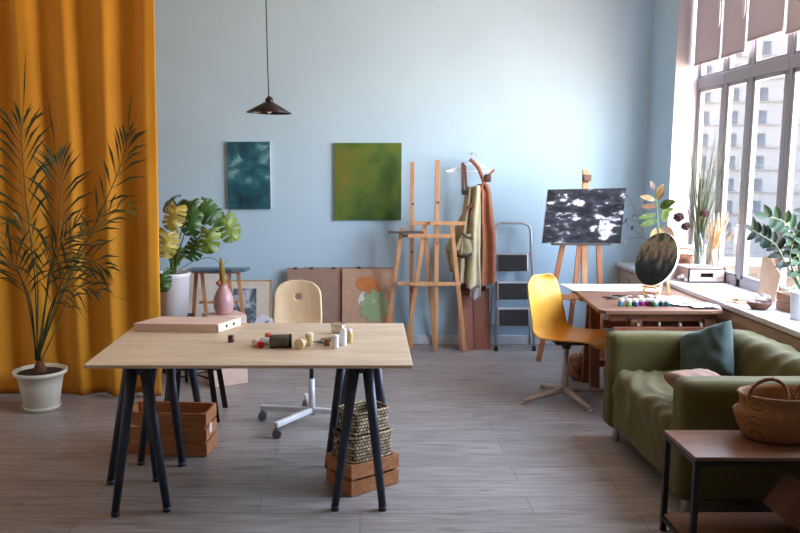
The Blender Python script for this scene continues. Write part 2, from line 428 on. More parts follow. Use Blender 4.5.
trestle('slate grey trestle at the near right corner, straddling the woven baskets', [((.005, 3.46), (-.117, 3.46), (.105, 3.46)), ((-.005, 3.93, .075), (-.17, 3.99), (.155, 3.99))])
trestle('slate grey trestle hidden deep under the right end of the table', [((.0, 4.06), (-.11, 4.12), (.11, 4.12)), ((0, 4.19), (-.13, 4.24), (.13, 4.24))])

# pink wooden box on table
m_pinkw = wood('pink_tinted_plywood', (204, 174, 160), (222, 196, 180), 0, 5, .6)
m_pinkl = wood('pale_plywood_end', (222, 200, 180), (236, 218, 200), 0, 5, .6)
A = V((-.747, 3.984, TZ)); B_ = V((-.652, 4.175, TZ)); Lf = V((-1.19, 4.01, TZ)); D_ = B_+(Lf-A)
t = thing('wooden_box', 'flat pink toned wooden box with two round holes lying on the plywood table', 'box', (-.95, 4.08, TZ))
q = [(p.x, p.y) for p in (A, B_, D_, Lf)]
obj('lid', MB().prism(q, .012, M.Translation((0, 0, TZ+.034))), m_pinkw, t, bev=.002)
cx = sum(p[0] for p in q)/4; cyy = sum(p[1] for p in q)/4
q2 = [(cx+(x-cx)*.985, cyy+(y-cyy)*.97) for x, y in q]
obj('body', MB().prism(q2, .034, M.Translation((0, 0, TZ))), m_pinkw, t)
dr = (B_-A).normalized(); nrm = V((dr.y, -dr.x, 0))
obj('end_panel', MB().bar(A+dr*.006+V((0, 0, .023))+nrm*.003, B_-dr*.006+V((0, 0, .023))+nrm*.003, .006, .040, up=(0, 0, 1)), m_pinkl, t)
for s_ in (.36, .66):
    p = A+(B_-A)*s_+V((0, 0, .024))+nrm*.0035
    obj('hole', MB().cyl(p-nrm*.002, p+nrm*.004, .0085), plain('dark_hole', (30, 22, 20), .9), t)

# ------------------------------------------------------------------ paints on the plywood table
GT = 'paint jars and bottles on the plywood table'
m_cream = plain('cream_plastic', (222, 205, 165), .45); m_jarw = plain('white_plastic', (225, 226, 232), .4)
m_lid = plain('white_lid', (232, 232, 230), .4)
def jar(name, lab, loc, r, h, mb_, ml, lidh=.012, rot=None, group=GT, neck=.9, taper=1, cat='jar'):
    t = thing(name, lab, cat, loc, group)
    R = rot if rot is not None else M.Identity(4)
    if rot is not None: off = V(loc)+V((0, 0, r*1.02))
    else: off = V(loc)
    obj('container', MB().lathe([(0, 0), (r*.92, 0), (r, h*.05), (r*taper, (h-lidh)*.86), (r*neck*.9, h-lidh), (0, h-lidh)], off, 20, R), mb_, t)
    obj('lid', MB().lathe([(r*neck*.92, h-lidh-.001), (r*neck, h-lidh), (r*neck, h-.002), (r*neck*.9, h), (0, h)], off, 20, R), ml, t)
    return t
def lying(ang): return Rz(ang) @ Ry(PI/2)
jar('paint_jar', 'tiny dark maroon jar standing alone near the pink wooden box', (-.639, 3.776, TZ), .016, .034, plain('maroon_paint', (88, 40, 40), .3), plain('maroon_lid', (60, 28, 30), .4), .008)
jar('paint_bottle', 'small pale bottle lying down with a round bright red cap', (-.512, 3.70, TZ), .017, .075, plain('pale_pink_plastic', (216, 190, 180), .4), plain('red_cap', (205, 30, 36), .35), .02, lying(-1.0), neck=.95, cat='bottle')
jar('paint_bottle', 'white bottle with a teal label band lying between the red and orange caps', (-.482, 3.725, TZ), .018, .06, plain('white_teal', (190, 208, 210), .4), m_jarw, .015, lying(-.4), cat='bottle')
jar('paint_bottle', 'bottle with an orange red cap behind the red capped one', (-.456, 3.79, TZ), .017, .04, m_jarw, plain('orange_red_cap', (214, 78, 52), .4), .02, neck=1, cat='bottle')
jar('varnish_can', 'large blackish green cylinder lying on its side on the plywood table', (-.435, 3.655, TZ), .032, .108, plain('black_green_can', (84, 84, 72), .3), plain('black_green_lid', (34, 36, 34), .4), .012, lying(.1), neck=1.03, cat='can')
jar('paint_jar', 'squat cream jar lying on its side with its lid towards the camera', (-.275, 3.66, TZ), .026, .05, plain('tan_glass', (180, 150, 96), .3), m_cream, .016, lying(-1.9), neck=1)
jar('paint_jar', 'upright ivory jar just right of the lying cream jar', (-.247, 3.70, TZ), .020, .062, m_cream, plain('ivory_lid', (236, 224, 190), .4), .016, neck=1)
m_tube = plain('aluminium_tube', (120, 122, 130), .3, .7)
for k, (x, y, a, lab) in enumerate([(-.20, 3.73, .4, 'crumpled grey metal paint tube beside the ivory jar'), (-.165, 3.79, -.3, 'grey metal paint tube with a black cap lying before the amber jar')]):
    t = thing('paint_tube', lab, 'paint tube', (x, y, TZ), 'metal paint tubes on the plywood table'); R = Rz(a)
    obj('tube', MB().grid(lambda u, v, x=x, y=y, R=R: V((x, y, TZ+.012))+R @ V((-.03+.055*u, .011*math.cos(2*PI*v), .011*math.sin(2*PI*v)*(.15+.85*u))), 6, 14, closev=True), m_tube, t, solid=.001)
    obj('cap', MB().cyl(V((x, y, TZ+.012))+R @ V((.025, 0, 0)), V((x, y, TZ+.012))+R @ V((.04, 0, 0)), .009), m_black, t)
jar('paint_jar', 'small amber jar left of the white paint jars', (-.161, 3.70, TZ), .015, .034, plain('amber_paint', (150, 96, 60), .3), plain('amber_lid', (168, 120, 84), .4), .008)
jar('paint_jar', 'short white paint jar in front of the taller white bottle', (-.12, 3.65, TZ), .0185, .064, m_jarw, m_lid, .014, neck=1)
jar('paint_bottle', 'tall white bottle, the tallest of the containers on the plywood table', (-.082, 3.70, TZ), .018, .085, m_jarw, m_lid, .018, neck=.85, cat='bottle')
jar('paint_bottle', 'slim yellowish bottle at the right end of the row of containers', (-.05, 3.76, TZ), .014, .07, plain('yellow_oil', (196, 176, 110), .3), m_lid, .016, neck=.85, cat='bottle')
t = thing('glass_tumbler', 'small clear glass standing behind the white bottles', 'glass', (-.115, 3.98, TZ), None)
obj('bowl', MB().lathe([(0, .002), (.034, .002), (.04, .055), (.037, .055), (.031, .008), (0, .008)], (-.115, 3.98, TZ)), glassy('thin_glass', (238, 236, 230), .18), t)

# ------------------------------------------------------------------ crates and woven baskets
def crate(lab, c, ang, L, W, Hh, nsl, tagged=False):
    t = thing('wooden_crate', lab, 'crate', c, 'slatted wooden crates under the plywood table')
    R = Rz(ang); b = MB(); cc = V(c); th = .009
    gap = .014; sh = (Hh-gap*(nsl-1)-.004)/nsl
    for k in range(nsl):
        z = .004+sh/2+k*(sh+gap)
        for s_ in (-1, 1):
            b.box(cc+R @ V((0, s_*(W/2-th/2), z)), (L, th, sh), R)
            b.box(cc+R @ V((s_*(L/2-th/2), 0, z)), (th, W-2*th, sh), R)
    for sx_ in (-1, 1):
        for sy_ in (-1, 1): b.box(cc+R @ V((sx_*(L/2-th-.009), sy_*(W/2-th-.009), Hh/2)), (.018, .018, Hh), R)
    b.box(cc+R @ V((0, 0, .008)), (L-.01, W-.01, .008), R)
    obj('slats', b, m_crate, t)
    if tagged:
        obj('label_tag', MB().box(cc+R @ V((L/2+.001, -.02, Hh*.58)), (.002, .05, .055), R), plain('paper_tag', (228, 228, 226), .7), t)
    return t
a = math.atan2(.30, .10)
crate('larger slatted pine crate with a white tag under the left of the table', (-1.065, 4.25, 0), -.09, .46, .21, .245, 3, True)
crate('low slatted pine crate under the table holding two woven baskets', (.012, 3.775, 0), .62, .29, .225, .155, 2)
m_weave = weave('seagrass_weave', (214, 194, 160), (136, 112, 80), .026, .017, .10)
def sqbasket(lab, c, ang, L, W, Hh):
    R = Rz(ang); cc = V(c)
    def sh(u, v):
        a = 2*PI*v; e = .28
        x = math.copysign(abs(math.cos(a))**e, math.cos(a))*L/2; y = math.copysign(abs(math.sin(a))**e, math.sin(a))*W/2
        k = 1-.04*(1-u)+.012*math.sin(u*PI*9)
        return cc+R @ V((x*k, y*k, Hh*u))
    t = thing('woven_basket', lab, 'basket', c, 'square seagrass baskets stacked in the crate')
    b = MB().grid(sh, 18, 80, closev=True)
    b.box(cc+V((0, 0, .006)), (L*.93, W*.93, .01), R)
    obj('woven_wall', b, m_weave, t, solid=.006)
    obj('rim', MB().tube([sh(1, k/48)+V((0, 0, -.003)) for k in range(48)], .008, 8, closed=True), m_weave, t)
sqbasket('larger seagrass basket, lower of the two stacked in the small crate', (.012, 3.775, .018), .62, .25, .19, .265)
sqbasket('smaller seagrass basket, upper of the two stacked in the small crate', (.016, 3.785, .285), .62, .215, .165, .11)

# ------------------------------------------------------------------ desk chair behind the table
m_beech = wood('pale_beech_veneer', (226, 200, 158), (238, 218, 184), 2, 5, .35, 6, coat=.3)
cx, cyy = -.30, 4.69
t = thing('desk_chair', 'swivel chair with a pale wooden backrest with a round hole behind the table', 'chair', (cx, cyy, 0))
def back(u, v):       # u hole->rim, v angle
    a = 2*PI*v; hz = .748; ir = .021; up = math.sin(a) > 0
    e = .78 if up else .35
    ox = math.copysign(abs(math.cos(a))**e, math.cos(a)); oz = math.copysign(abs(math.sin(a))**(.85 if up else .35), math.sin(a))
    X = ox*.152; Z = oz*((.855-hz) if oz > 0 else (hz-.52))
    x = ir*math.cos(a)*(1-u)+X*u; z = hz+ir*math.sin(a)*(1-u)+Z*u
    x *= 1+.30*max(0, .76-z)
    y = 4.98+.05*((z-.5)/.32)-1.35*x*x
    if z < .58: y -= .5*(.58-z)**1.3
    return V((-.405+x, y, z))
obj('backrest', MB().grid(back, 12, 72, closev=True), m_beech, t, solid=.012)
def seat(u, v):
    x = (v-.5)*2; y = u
    w_ = .2*(1-.25*abs(2*u-1)**4)
    return V((-.36+x*w_, 4.56+.38*y, .46+.03*x*x*(1-.3*u)-.03*max(0, (.25-u)/.25)**2+.03*max(0, u-.8)/.2))
obj('seat', MB().grid(seat, 16, 14), m_beech, t, solid=.012)
obj('back_bracket', MB().tube([(-.34, 4.78, .44), (-.39, 4.93, .45), (-.405, 5.0, .58)], .014), m_black, t)
obj('gas_lift', MB().cyl((cx, cyy, .28), (cx, cyy, .45), .013), m_black, t)
m_wmet = plain('white_coated_metal', (208, 210, 214), .35, .1)
obj('column', MB().cyl((cx, cyy, .06), (cx, cyy, .29), .021, .019), m_wmet, t)
for an in (100, 168, 234, 350):
    a = math.radians(an); d = V((math.cos(a), math.sin(a), 0)); end = V((cx, cyy, .082))+d*.335
    lg = obj('base_leg', MB().bar(V((cx, cyy, .088)), end, .03, .032, bev=.005, up=(0, 0, 1)), m_wmet, t)
    w_ = end-d*.012
    cst = MB().cyl(w_+V((0, -.004, -.054)), w_+V((0, -.022, -.054)), .027).cyl(w_+V((0, .004, -.054)), w_+V((0, .022, -.054)), .027).cyl(w_+V((0, 0, -.01)), w_+V((0, 0, -.05)), .008)
    obj('caster', cst, plain('caster_grey', (92, 90, 92), .5), lg)

# ------------------------------------------------------------------ ochre swivel chair
m_och = plain('ochre_plastic_shell', (214, 158, 58), .38, var=.02, scale=3, coat=.25)
cx, cyy = 1.41, 5.2
t = thing('swivel_chair', 'ochre yellow moulded shell chair on a beige star base beside the wooden desk', 'chair', (cx, cyy, 0))
prof = [(1.69, .405, .15), (1.665, .432, .19), (1.58, .437, .225), (1.45, .425, .235), (1.33, .43, .235), (1.25, .475, .23), (1.212, .56, .222), (1.19, .66, .215), (1.172, .745, .205), (1.16, .805, .185), (1.156, .84, .125)]
def cr_(pts, u):
    n_ = len(pts)-1; f_ = min(u*n_, n_-1e-6); i = int(f_); k = f_-i
    g = lambda j: V(pts[max(0, min(n_, j))])
    p0, p1, p2, p3 = g(i-1), g(i), g(i+1), g(i+2)
    return .5*((2*p1)+(p2-p0)*k+(2*p0-5*p1+4*p2-p3)*k*k+(3*p1-p0-3*p2+p3)*k**3)
def shell(u, v):
    p = cr_(prof, u); s_ = (v-.5)*2; c_ = s_*s_
    bk = min(1, max(0, (u-.35)/.25)); st = 1-bk
    q_ = Rz(-.75) @ V((p.x+.075*c_*bk*(1-.35*u)-cx, s_*p.z, 0))
    return V((cx+q_.x, cyy+q_.y, p.y+.035*c_*st))
obj('shell', MB().grid(shell, 44, 20), m_och, t, solid=.009)
m_bei = plain('beige_coated_metal', (186, 170, 158), .45, .1)
obj('seat_mount', MB().box((cx+.02, cyy, .405), (.22, .16, .02), bev=.006).cyl((cx, cyy, .36), (cx, cyy, .40), .03), plain('dark_mount', (60, 52, 46), .5), t)
obj('column', MB().tube([(cx, cyy, .04), (cx, cyy, .25), (cx, cyy, .252), (cx, cyy, .40)], [.024, .022, .017, .017], 14), m_bei, t)
for (fx, fy) in ((1.10, 5.08), (1.50, 4.92), (1.72, 5.32), (1.32, 5.47)):
    lg = obj('base_leg', MB().tube([V((cx, cyy, .075)), V((cx, cyy, .07)).lerp(V((fx, fy, .03)), .25), V((fx, fy, .022))], [.026, .023, .015], 8), m_bei, t)
    obj('glide', MB().cyl((fx, fy, 0), (fx, fy, .016), .016), m_rubber if False else m_bei, lg)

# ------------------------------------------------------------------ stool, tall box, vase, plant pots
t = thing('metal_stool', 'black metal stool with thin cross braces behind the left end of the table', 'stool', (-1.06, 4.86, 0))
sx_, sy_ = -1.06, 4.86
obj('seat', MB().box((sx_, sy_, .50), (.26, .26, .02), bev=.006), m_black, t)
for (a1, b1) in ((-1, -1), (1, -1), (1, 1), (-1, 1)):
    obj('leg', MB().bar((sx_+a1*.105, sy_+b1*.105, .49), (sx_+a1*.165, sy_+b1*.15, 0), .035, .014, bev=.003), m_black, t)
b = MB()
for (p, q_) in (((-1, -1), (1, 1)), ((1, -1), (-1, 1)), ((-1, 1), (1, 1)), ((-1, -1), (-1, 1))):
    b.tube([(sx_+p[0]*.13, sy_+p[1]*.125, .27), (sx_+q_[0]*.13, sy_+q_[1]*.125, .27)], .006, 8)
obj('brace', b, m_black, t)
R = Rz(-.36)
c = V((-.955, 5.66, 0))
tag(obj('plywood_box', MB().box(V((-.999, 5.629, .2575)), (.268, .22, .515), Rz(.5), bev=.004), m_pinkw), 'tall pinkish plywood box on the floor carrying the pink vase', 'box')
vz = .515
t = thing('vase', 'dusty pink ceramic vase standing on the tall plywood box', 'vase', (-1.0, 5.62, vz))
obj('body', MB().lathe([(0, 0), (.048, 0), (.066, .03), (.074, .08), (.07, .125), (.048, .175), (.03, .2), (.028, .215), (.033, .222), (.026, .222), (.022, .2), (0, .19)], (-1.0, 5.62, vz)), plain('pink_ceramic', (192, 150, 154), .35), t)
t = thing('dried_flower', 'golden brown dried spike standing in the pink vase', 'dried flower', (-1.0, 5.62, vz+.18))
obj('spike', MB().tube([(-1.0, 5.62, vz+.185), (-1.0, 5.62, vz+.24), (-1.003, 5.62, vz+.30), (-1.01, 5.62, vz+.36), (-1.014, 5.62, vz+.415)], [.007, .022, .021, .016, .007], 10), plain('golden_brown_bloom', (164, 124, 52), .9, var=.3, scale=60, bmp=1), t)
obj('bud', MB().lathe([(0, 0), (.02, .012), (.02, .03), (0, .042)], (-1.03, 5.61, vz+.21), 10), plain('rust_bloom', (170, 90, 60), .9), t)
m_wpot = plain('white_glazed_pot', (226, 226, 232), .4, var=.01)
px_, py_ = -1.405, 5.76
t = thing('plant_stand', 'low dark stand holding up the tall white monstera pot', 'plant stand', (px_, py_, 0))
obj('top', MB().box((px_, py_, .46), (.26, .26, .02)), m_black, t)
for a1 in (-1, 1):
    for b1 in (-1, 1): obj('leg', MB().box((px_+a1*.11, py_+b1*.11, .225), (.02, .02, .45)), m_black, t)
t = thing('monstera_plant', 'monstera in a tall white pot with dark green and yellowing split leaves', 'plant', (px_, py_, .47))
obj('pot', MB().lathe([(0, 0), (.10, 0), (.106, .01), (.128, .30), (.133, .305), (.133, .335), (.124, .335), (.118, .29), (0, .29)], (px_, py_, .47), 36), m_wpot, t)
obj('soil', MB().lathe([(.12, .30), (.06, .318), (0, .31)], (px_, py_, .47), 24), m_soil, t)
def leaf_mon(mb, pos, size, tip, nrm, seed=0, slits=True):
    tip = V(tip).normalized(); nrm = V(nrm); nrm = (nrm-tip*nrm.dot(tip)).normalized(); side = nrm.cross(tip)
    nu, nv = 60, 7; L = size
    for sg in (-1, 1):
        g = []
        for i in range(nu+1):
            u = i/nu; w_ = size*.52*math.sin(PI*min(1, .16+u*.84))**.62*(1 if u < .985 else .5); row = []
            for j in range(nv+1):
                v = j/nv; x = w_*v
                y = L*(u-.12)+x*(-.75+1.25*u)
                z = -1.1*x*x/size-.45*max(0, y)**2/size+.014*math.sin(u*16+seed)*v
                row.append(mb.b.verts.new(V(pos)+side*x*sg+tip*y+nrm*z))
            g.append(row)
        for i in range(nu):
            u = (i+.5)/nu; ph = (u*6.3+seed*.37+.3*sg) % 1; cut = slits and .1 < u < .88 and ph > .80
            for j in range(nv):
                if cut and j >= 3-(int(seed+i/9) % 2): continue
                mb.b.faces.new((g[i][j], g[i+1][j], g[i+1][j+1], g[i][j+1])).smooth = True
m_mdk = plain('monstera_dark_green', (56, 92, 42), .35, var=.15, scale=14, trans=.15)
m_mlg = plain('monstera_lime_green', (120, 142, 60), .4, var=.15, scale=14, trans=.25)
m_myl = plain('monstera_yellowing', (178, 162, 78), .45, var=.18, scale=12, trans=.25)
m_stem = plain('green_stem', (96, 122, 58), .5, var=.2)
base = V((px_, py_, .79))
lv = [((192, 203), 5.78, .21, (-.9, -.3, .0), (0, -.75, .8), m_mdk), ((192, 208), 5.66, .25, (.0, -.45, -.85), (.1, -1, .45), m_mdk), ((203, 204), 5.70, .24, (.8, -.3, -.5), (.1, -.75, .7), m_mdk),
      ((226, 220), 5.72, .22, (.45, -.2, -.85), (.35, -1, .3), m_mlg), ((209, 233), 5.62, .19, (-.05, -.4, -.85), (0, -1, .35), m_mlg), ((175, 209), 5.62, .20, (-.35, -.35, -.8), (-.1, -1, .35), m_myl),
      ((168, 236), 5.60, .21, (-.1, -.3, -.9), (.3, -1, .25), m_myl), ((197, 243), 5.68, .18, (-.4, -.4, -.8), (.1, -1, .3), m_mdk), ((162, 276), 5.58, .15, (.1, -.3, -.9), (.1, -1, .2), m_mdk),
      ((172, 200), 5.86, .18, (-.7, .3, -.2), (0, -.7, .7), m_mdk), ((176, 250), 5.78, .15, (-.3, -.3, -.8), (-.2, -1, .4), m_mlg)]
for k, ((a1, b1), Y, s_, tip, nr, mt) in enumerate(lv):
    s_ *= .82; p = P(a1, b1, Y); mb = MB(); leaf_mon(mb, p, s_, tip, nr, k*1.7)
    lf = obj('leaf', mb, mt, t)
    att = p-V(tip).normalized()*.01-V((0, 0, .02))
    mid = base.lerp(att, .55)+V((0, 0, .08)) if k != 8 else base.lerp(att, .5)+V((0, -.04, .06))
    pts = [cr_([base+V((.02*math.cos(k), .02*math.sin(k), -.01)), base.lerp(mid, .5)+V((0, 0, .02)), mid, att, p], u/10) for u in range(11)]
    obj('petiole', MB().tube(pts, [.006-.0003*u for u in range(11)], 6), m_stem, lf)
pts = [P(192, 262, 5.7), P(205, 258, 5.6), P(215, 259, 5.6), P(222, 265, 5.6), P(228, 259, 5.62)]
obj('aerial_root', MB().tube([cr_([base]+pts, u/20) for u in range(21)], .0028, 6), m_stem, t)

# ------------------------------------------------------------------ potted palm
px_, py_ = -2.11, 5.0
t = thing('potted_palm', 'tall feathery date palm in a pale plastic pot before the ochre curtain', 'plant', (px_, py_, 0))
m_ppot = plain('pale_plastic_pot', (205, 203, 188), .5, var=.02)
obj('pot', MB().lathe([(0, .02), (.10, .02), (.112, .03), (.135, .17), (.148, .235), (.17, .24), (.172, .262), (.163, .265), (.15, .235), (0, .232)], (px_, py_, 0), 40), m_ppot, t)
obj('saucer', MB().lathe([(0, 0), (.11, 0), (.122, .03), (.116, .03), (.105, .012), (0, .012)], (px_, py_, 0), 40), m_ppot, t)
obj('soil', MB().lathe([(.148, .242), (.07, .255), (0, .25)], (px_, py_, 0), 24), m_soil, t)
m_palm = plain('palm_green', (48, 62, 26), .5, var=.25, scale=10, trans=.1)
m_palm2 = plain('palm_dry_green', (102, 100, 46), .5, var=.25, scale=10, trans=.15)
m_dry = plain('palm_trunk_fibre', (96, 62, 36), .9, var=.3, scale=40, bmp=1)
obj('trunk', MB().lathe([(.04, 0), (.042, .03), (.028, .06), (.02, .085), (0, .10)], (px_, py_, .24), 12), m_dry, t)
def frond(cps, n_, L, mat, start=.3, spread=1.0, lift=.6, seed=0, dens=1):
    r_ = random.Random(seed); mb = MB(); pts = [cr_(cps, u/24) for u in range(25)]
    mb.tube(pts, [.006*(1-u/24*.75) for u in range(25)], 5)
    n_ = int(n_*.62); L *= 1.62
    for k in range(n_):
        u = start+(1-start)*k/n_; p = cr_(cps, u); tg = (cr_(cps, min(1, u+.02))-cr_(cps, u-.02)).normalized()
        ref = V((0, -1, .25)).normalized(); sd = tg.cross(ref).normalized()
        for s_ in (-1, 1):
            if r_.random() > dens: continue
            env = math.sin(PI*min(1, (u-start)/(1-start)*.8+.25))**.6
            l_ = L*env*r_.uniform(.75, 1.1)*(1+.25*(u > .9))
            d = (sd*s_*spread*r_.uniform(.7, 1.1)*(1-.6*u*u)+tg*lift*r_.uniform(.8, 1.3)*(.8+1.3*u)+ref*r_.uniform(-.35, .35)).normalized()
            wv = tg.cross(d); wv = (ref.cross(d) if wv.length < .2 else d.cross(wv.normalized())).normalized()*.0082
            q1 = p+d*l_*.5+V((0, 0, .008)); q2 = p+d*l_+V((0, 0, -.03*l_/.2))
            a_, b_, c_, d_, e_ = [mb.b.verts.new(x) for x in (p, q1+wv, q1-wv, q2, q1+V((0, -.002, .0015)))]
            for f_ in ((a_, b_, e_), (a_, e_, c_), (b_, d_, e_), (e_, d_, c_)): mb.b.faces.new(f_)
    l_ = L*1.15; tg = (cps[-1]-cps[-2]).normalized(); p = cps[-1]; wv = V((.005, 0, 0))
    vs = [mb.b.verts.new(x) for x in (p, p+tg*l_*.5+wv, p+tg*l_, p+tg*l_*.5-wv)]; mb.b.faces.new(vs)
    return obj('frond', mb, mat, t)
b0 = V((px_, py_, .33))
def fr(pts, n_, L, mat=m_palm, **k):
    cps = [b0+V((rnd.uniform(-.02, .02), rnd.uniform(-.02, .02), 0))]+[P(x, y, Y) for x, y, Y in pts]
    return frond(cps, n_, L, mat, seed=rnd.randrange(999), **k)
fr([(35, 280, 4.98), (26, 200, 4.95), (22, 145, 4.93), (23, 120, 4.92)], 22, .24, start=.42)
fr([(48, 290, 5.0), (58, 230, 4.97), (60, 180, 4.95), (57, 160, 4.95)], 20, .24, start=.40)
fr([(60, 300, 4.98), (88, 240, 4.93), (115, 180, 4.9), (126, 148, 4.9), (127, 138, 4.9)], 20, .17, start=.42)
fr([(52, 310, 4.95), (68, 270, 4.8), (90, 262, 4.7), (108, 270, 4.65)], 16, .19, start=.35)
fr([(32, 310, 4.95), (22, 280, 4.85), (8, 262, 4.75), (-10, 262, 4.7)], 14, .2, start=.35)
fr([(46, 300, 4.92), (55, 262, 4.8), (68, 240, 4.7), (84, 228, 4.65)], 16, .2, start=.35, mat=m_palm2)
fr([(50, 310, 4.95), (62, 290, 4.75), (80, 286, 4.6), (100, 292, 4.55)], 14, .18, start=.3)
fr([(38, 300, 4.9), (36, 262, 4.8), (30, 235, 4.7), (18, 222, 4.65)], 15, .2, start=.35, mat=m_palm2)
fr([(60, 320, 4.95), (66, 300, 4.85), (70, 280, 4.8), (70, 262, 4.8)], 12, .18, start=.4, mat=m_palm2)
fr([(58, 300, 5.02), (76, 262, 5.0), (94, 232, 4.98), (112, 214, 4.95), (128, 212, 4.95)], 14, .16, start=.5, mat=m_palm2, dens=.6)
fr([(30, 310, 4.95), (18, 270, 4.9), (2, 240, 4.85), (-14, 225, 4.8)], 14, .2, start=.4)
fr([(46, 300, 4.9), (50, 268, 4.8), (58, 250, 4.75), (66, 238, 4.7)], 12, .19, start=.35)

# ------------------------------------------------------------------ pendant lamp
lc = V((-.575, 5.0, 1.925))
t = thing('pendant_lamp', 'black shallow cone pendant lamp hanging on a long thin cord', 'lamp', lc)
R = Ry(.03)
m_lamp = plain('black_lamp_metal', (26, 22, 22), .4, .2)
obj('lamp_shade', MB().lathe([(.14, 0), (.143, .003), (.03, .066), (.022, .07)], lc, 48, R), m_lamp, t, solid=.002)
obj('cap', MB().lathe([(.024, .066), (.026, .085), (.018, .097), (.008, .105), (0, .106)], lc, 20, R), m_lamp, t)
obj('bulb', MB().lathe([(0, -.005), (.022, .01), (.024, .03), (.012, .055), (0, .06)], lc, 16, R), plain('bulb_glass', (235, 232, 222), .3), t)
obj('cord', MB().tube([lc+V((0, 0, .10)), lc+V((-.003, 0, .25)), lc+V((-.008, 0, .6)), (lc.x-.008, lc.y, ZC-.03)], .0035, 8), m_lamp, t)
obj('ceiling_rose', MB().lathe([(0, 0), (.045, .02), (.05, .03)], (lc.x-.008, lc.y, ZC-.03)), m_lamp, t)

# ------------------------------------------------------------------ wall paintings
m_teal = painting('teal_abstract_paint', [(.34, (18, 44, 58)), (.48, (28, 82, 98)), (.55, (46, 108, 120)), (.62, (128, 172, 180))], 6, .8)
m_green = painting('green_abstract_paint', [(.34, (26, 62, 40)), (.44, (54, 86, 34)), (.52, (86, 108, 36)), (.6, (108, 106, 42)), (.7, (132, 122, 58))], 2.6, .5)
def wallpic(lab, x0, x1, z0, z1, mat):
    b = MB().box(((x0+x1)/2, YB-.014, (z0+z1)/2), (x1-x0, .026, z1-z0))
    b.b.faces.ensure_lookup_table()
    for f in b.b.faces: f.material_index = 0 if f.calc_center_median().y < YB-.02 else 1
    return tag(obj('painting', b, [mat, m_canvas]), lab, 'painting')
wallpic('small teal abstract canvas hung on the blue wall', -1.155, -.782, 1.215, 1.80, m_teal)
wallpic('larger olive green abstract canvas hung on the blue wall', -.22, .362, 1.118, 1.79, m_green)

# ------------------------------------------------------------------ leaning things at the back left
def board(mb, p0, p1, th, ztop, yb, yt, z0=0, mi=None):
    """leaning board between x=p0..p1: foot at yb, top at yt against the wall"""
    a = math.atan2(yt-yb, ztop-z0); L = math.hypot(yt-yb, ztop-z0)
    return M.Translation(((p0+p1)/2, yb, z0)) @ Rx(-a) @ M.Translation((0, 0, L/2)), L
m_hdf = plain('brown_hardboard', (148, 122, 108), .8, var=.04, scale=20)
m_card = plain('kraft_board', (178, 146, 122), .8, var=.04, scale=20)
def leaner(name, lab, cat, x0, x1, ztop, yb, yt, th, mat, z0=0, parent=False, group=None):
    mt, L = board(None, x0, x1, th, ztop, yb, yt, z0)
    t = thing(name, lab, cat, ((x0+x1)/2, yb, z0), group)
    obj('panel', MB().box((0, 0, 0), (x1-x0, th, L)), mat, None)
    o = bpy.data.objects[-1] if False else None
    return t, mt, L
def lean_box(x0, x1, ztop, yb, yt, th, z0=0, mb=None, dx=(0, 1), dz=(0, 1), dy=0):
    """box on a leaning plane; dx, dz fractions of the plane"""
    a = math.atan2(yt-yb, ztop-z0); L = math.hypot(yt-yb, ztop-z0); R = Rx(-a)
    o = V((x0, yb, z0)); ex = V((x1-x0, 0, 0)); ez = R @ V((0, 0, L)); ny = R @ V((0, -1, 0))
    c = o+ex*(dx[0]+dx[1])/2+ez*(dz[0]+dz[1])/2+ny*dy
    mb = mb or MB()
    return mb.box(c, ((x1-x0)*(dx[1]-dx[0]), th, L*(dz[1]-dz[0])), R)
t = thing('hardboard_sheet', 'grey brown hardboard sheet leaning on the wall behind the desk chair', 'board', (-.4, 6.6, 0), 'boards leaning on the blue wall')
obj('sheet', lean_box(-.64, -.165, .70, 6.62, 6.80, .006), m_hdf, t)
for fx in (.12, .42, .83):
    obj('clip', lean_box(-.64, -.165, .70, 6.62, 6.80, .02, dx=(fx, fx+.06), dz=(.985, 1.005)), m_black, t)
t = thing('hardboard_sheet', 'larger hardboard sheet with black clips standing behind the leaf artwork', 'board', (0, 6.66, 0), 'boards leaning on the blue wall')
obj('sheet', lean_box(-.5, .29, .70, 6.66, 6.84, .006), m_hdf, t)
obj('clip', lean_box(-.5, .29, .70, 6.66, 6.84, .02, dx=(.6, .64), dz=(.985, 1.005)), m_black, t)
t = thing('artwork_board', 'kraft board with painted orange blob, white blob and green leaf against the wall', 'artwork', (.06, 6.58, 0))
AX = (-.155, .30, .695, 6.585, 6.775)
obj('board', lean_box(*AX, .006), m_card, t)
def onlean(pts, dy, mat, nm, par):
    x0, x1, zt, yb, yt = AX; a = math.atan2(yt-yb, zt); R = Rx(-a); L = math.hypot(yt-yb, zt)
    mt = M.Translation(V((x0, yb, 0))) @ R @ Rx(PI/2) @ M.Translation((0, 0, .003+dy))
    return obj(nm, MB().prism(pts, .0012, mt), mat, par)
def blob(cx, cz, rx, rz, k=0, n_=28, rot=0, amp=.12):
    o = []
    for j in range(n_):
        a = 2*PI*j/n_; r = 1+amp*math.sin(2*a+k)+amp*.5*math.cos(3*a+k)
        x, y = rx*r*math.cos(a), rz*r*math.sin(a)
        o.append((cx+x*math.cos(rot)-y*math.sin(rot), cz+x*math.sin(rot)+y*math.cos(rot)))
    return o
onlean(blob(.235, .46, .095, .085, .3), .001, plain('white_wash', (206, 204, 202), .7), 'white_blob', t)
onlean(blob(.225, .575, .098, .078, 2.2, rot=-.25), .0026, plain('burnt_orange', (186, 116, 62), .7), 'orange_blob', t)
lfp = []
for j in range(60):
    a = 2*PI*j/60; r = 1-.22*(abs(math.sin(a*4.5)) > .86)
    lfp.append((.275+.125*r*math.sin(a), .39+.15*r*math.cos(a)))
lf = onlean(lfp, .0042, plain('sage_green', (140, 162, 122), .7), 'green_leaf', t)
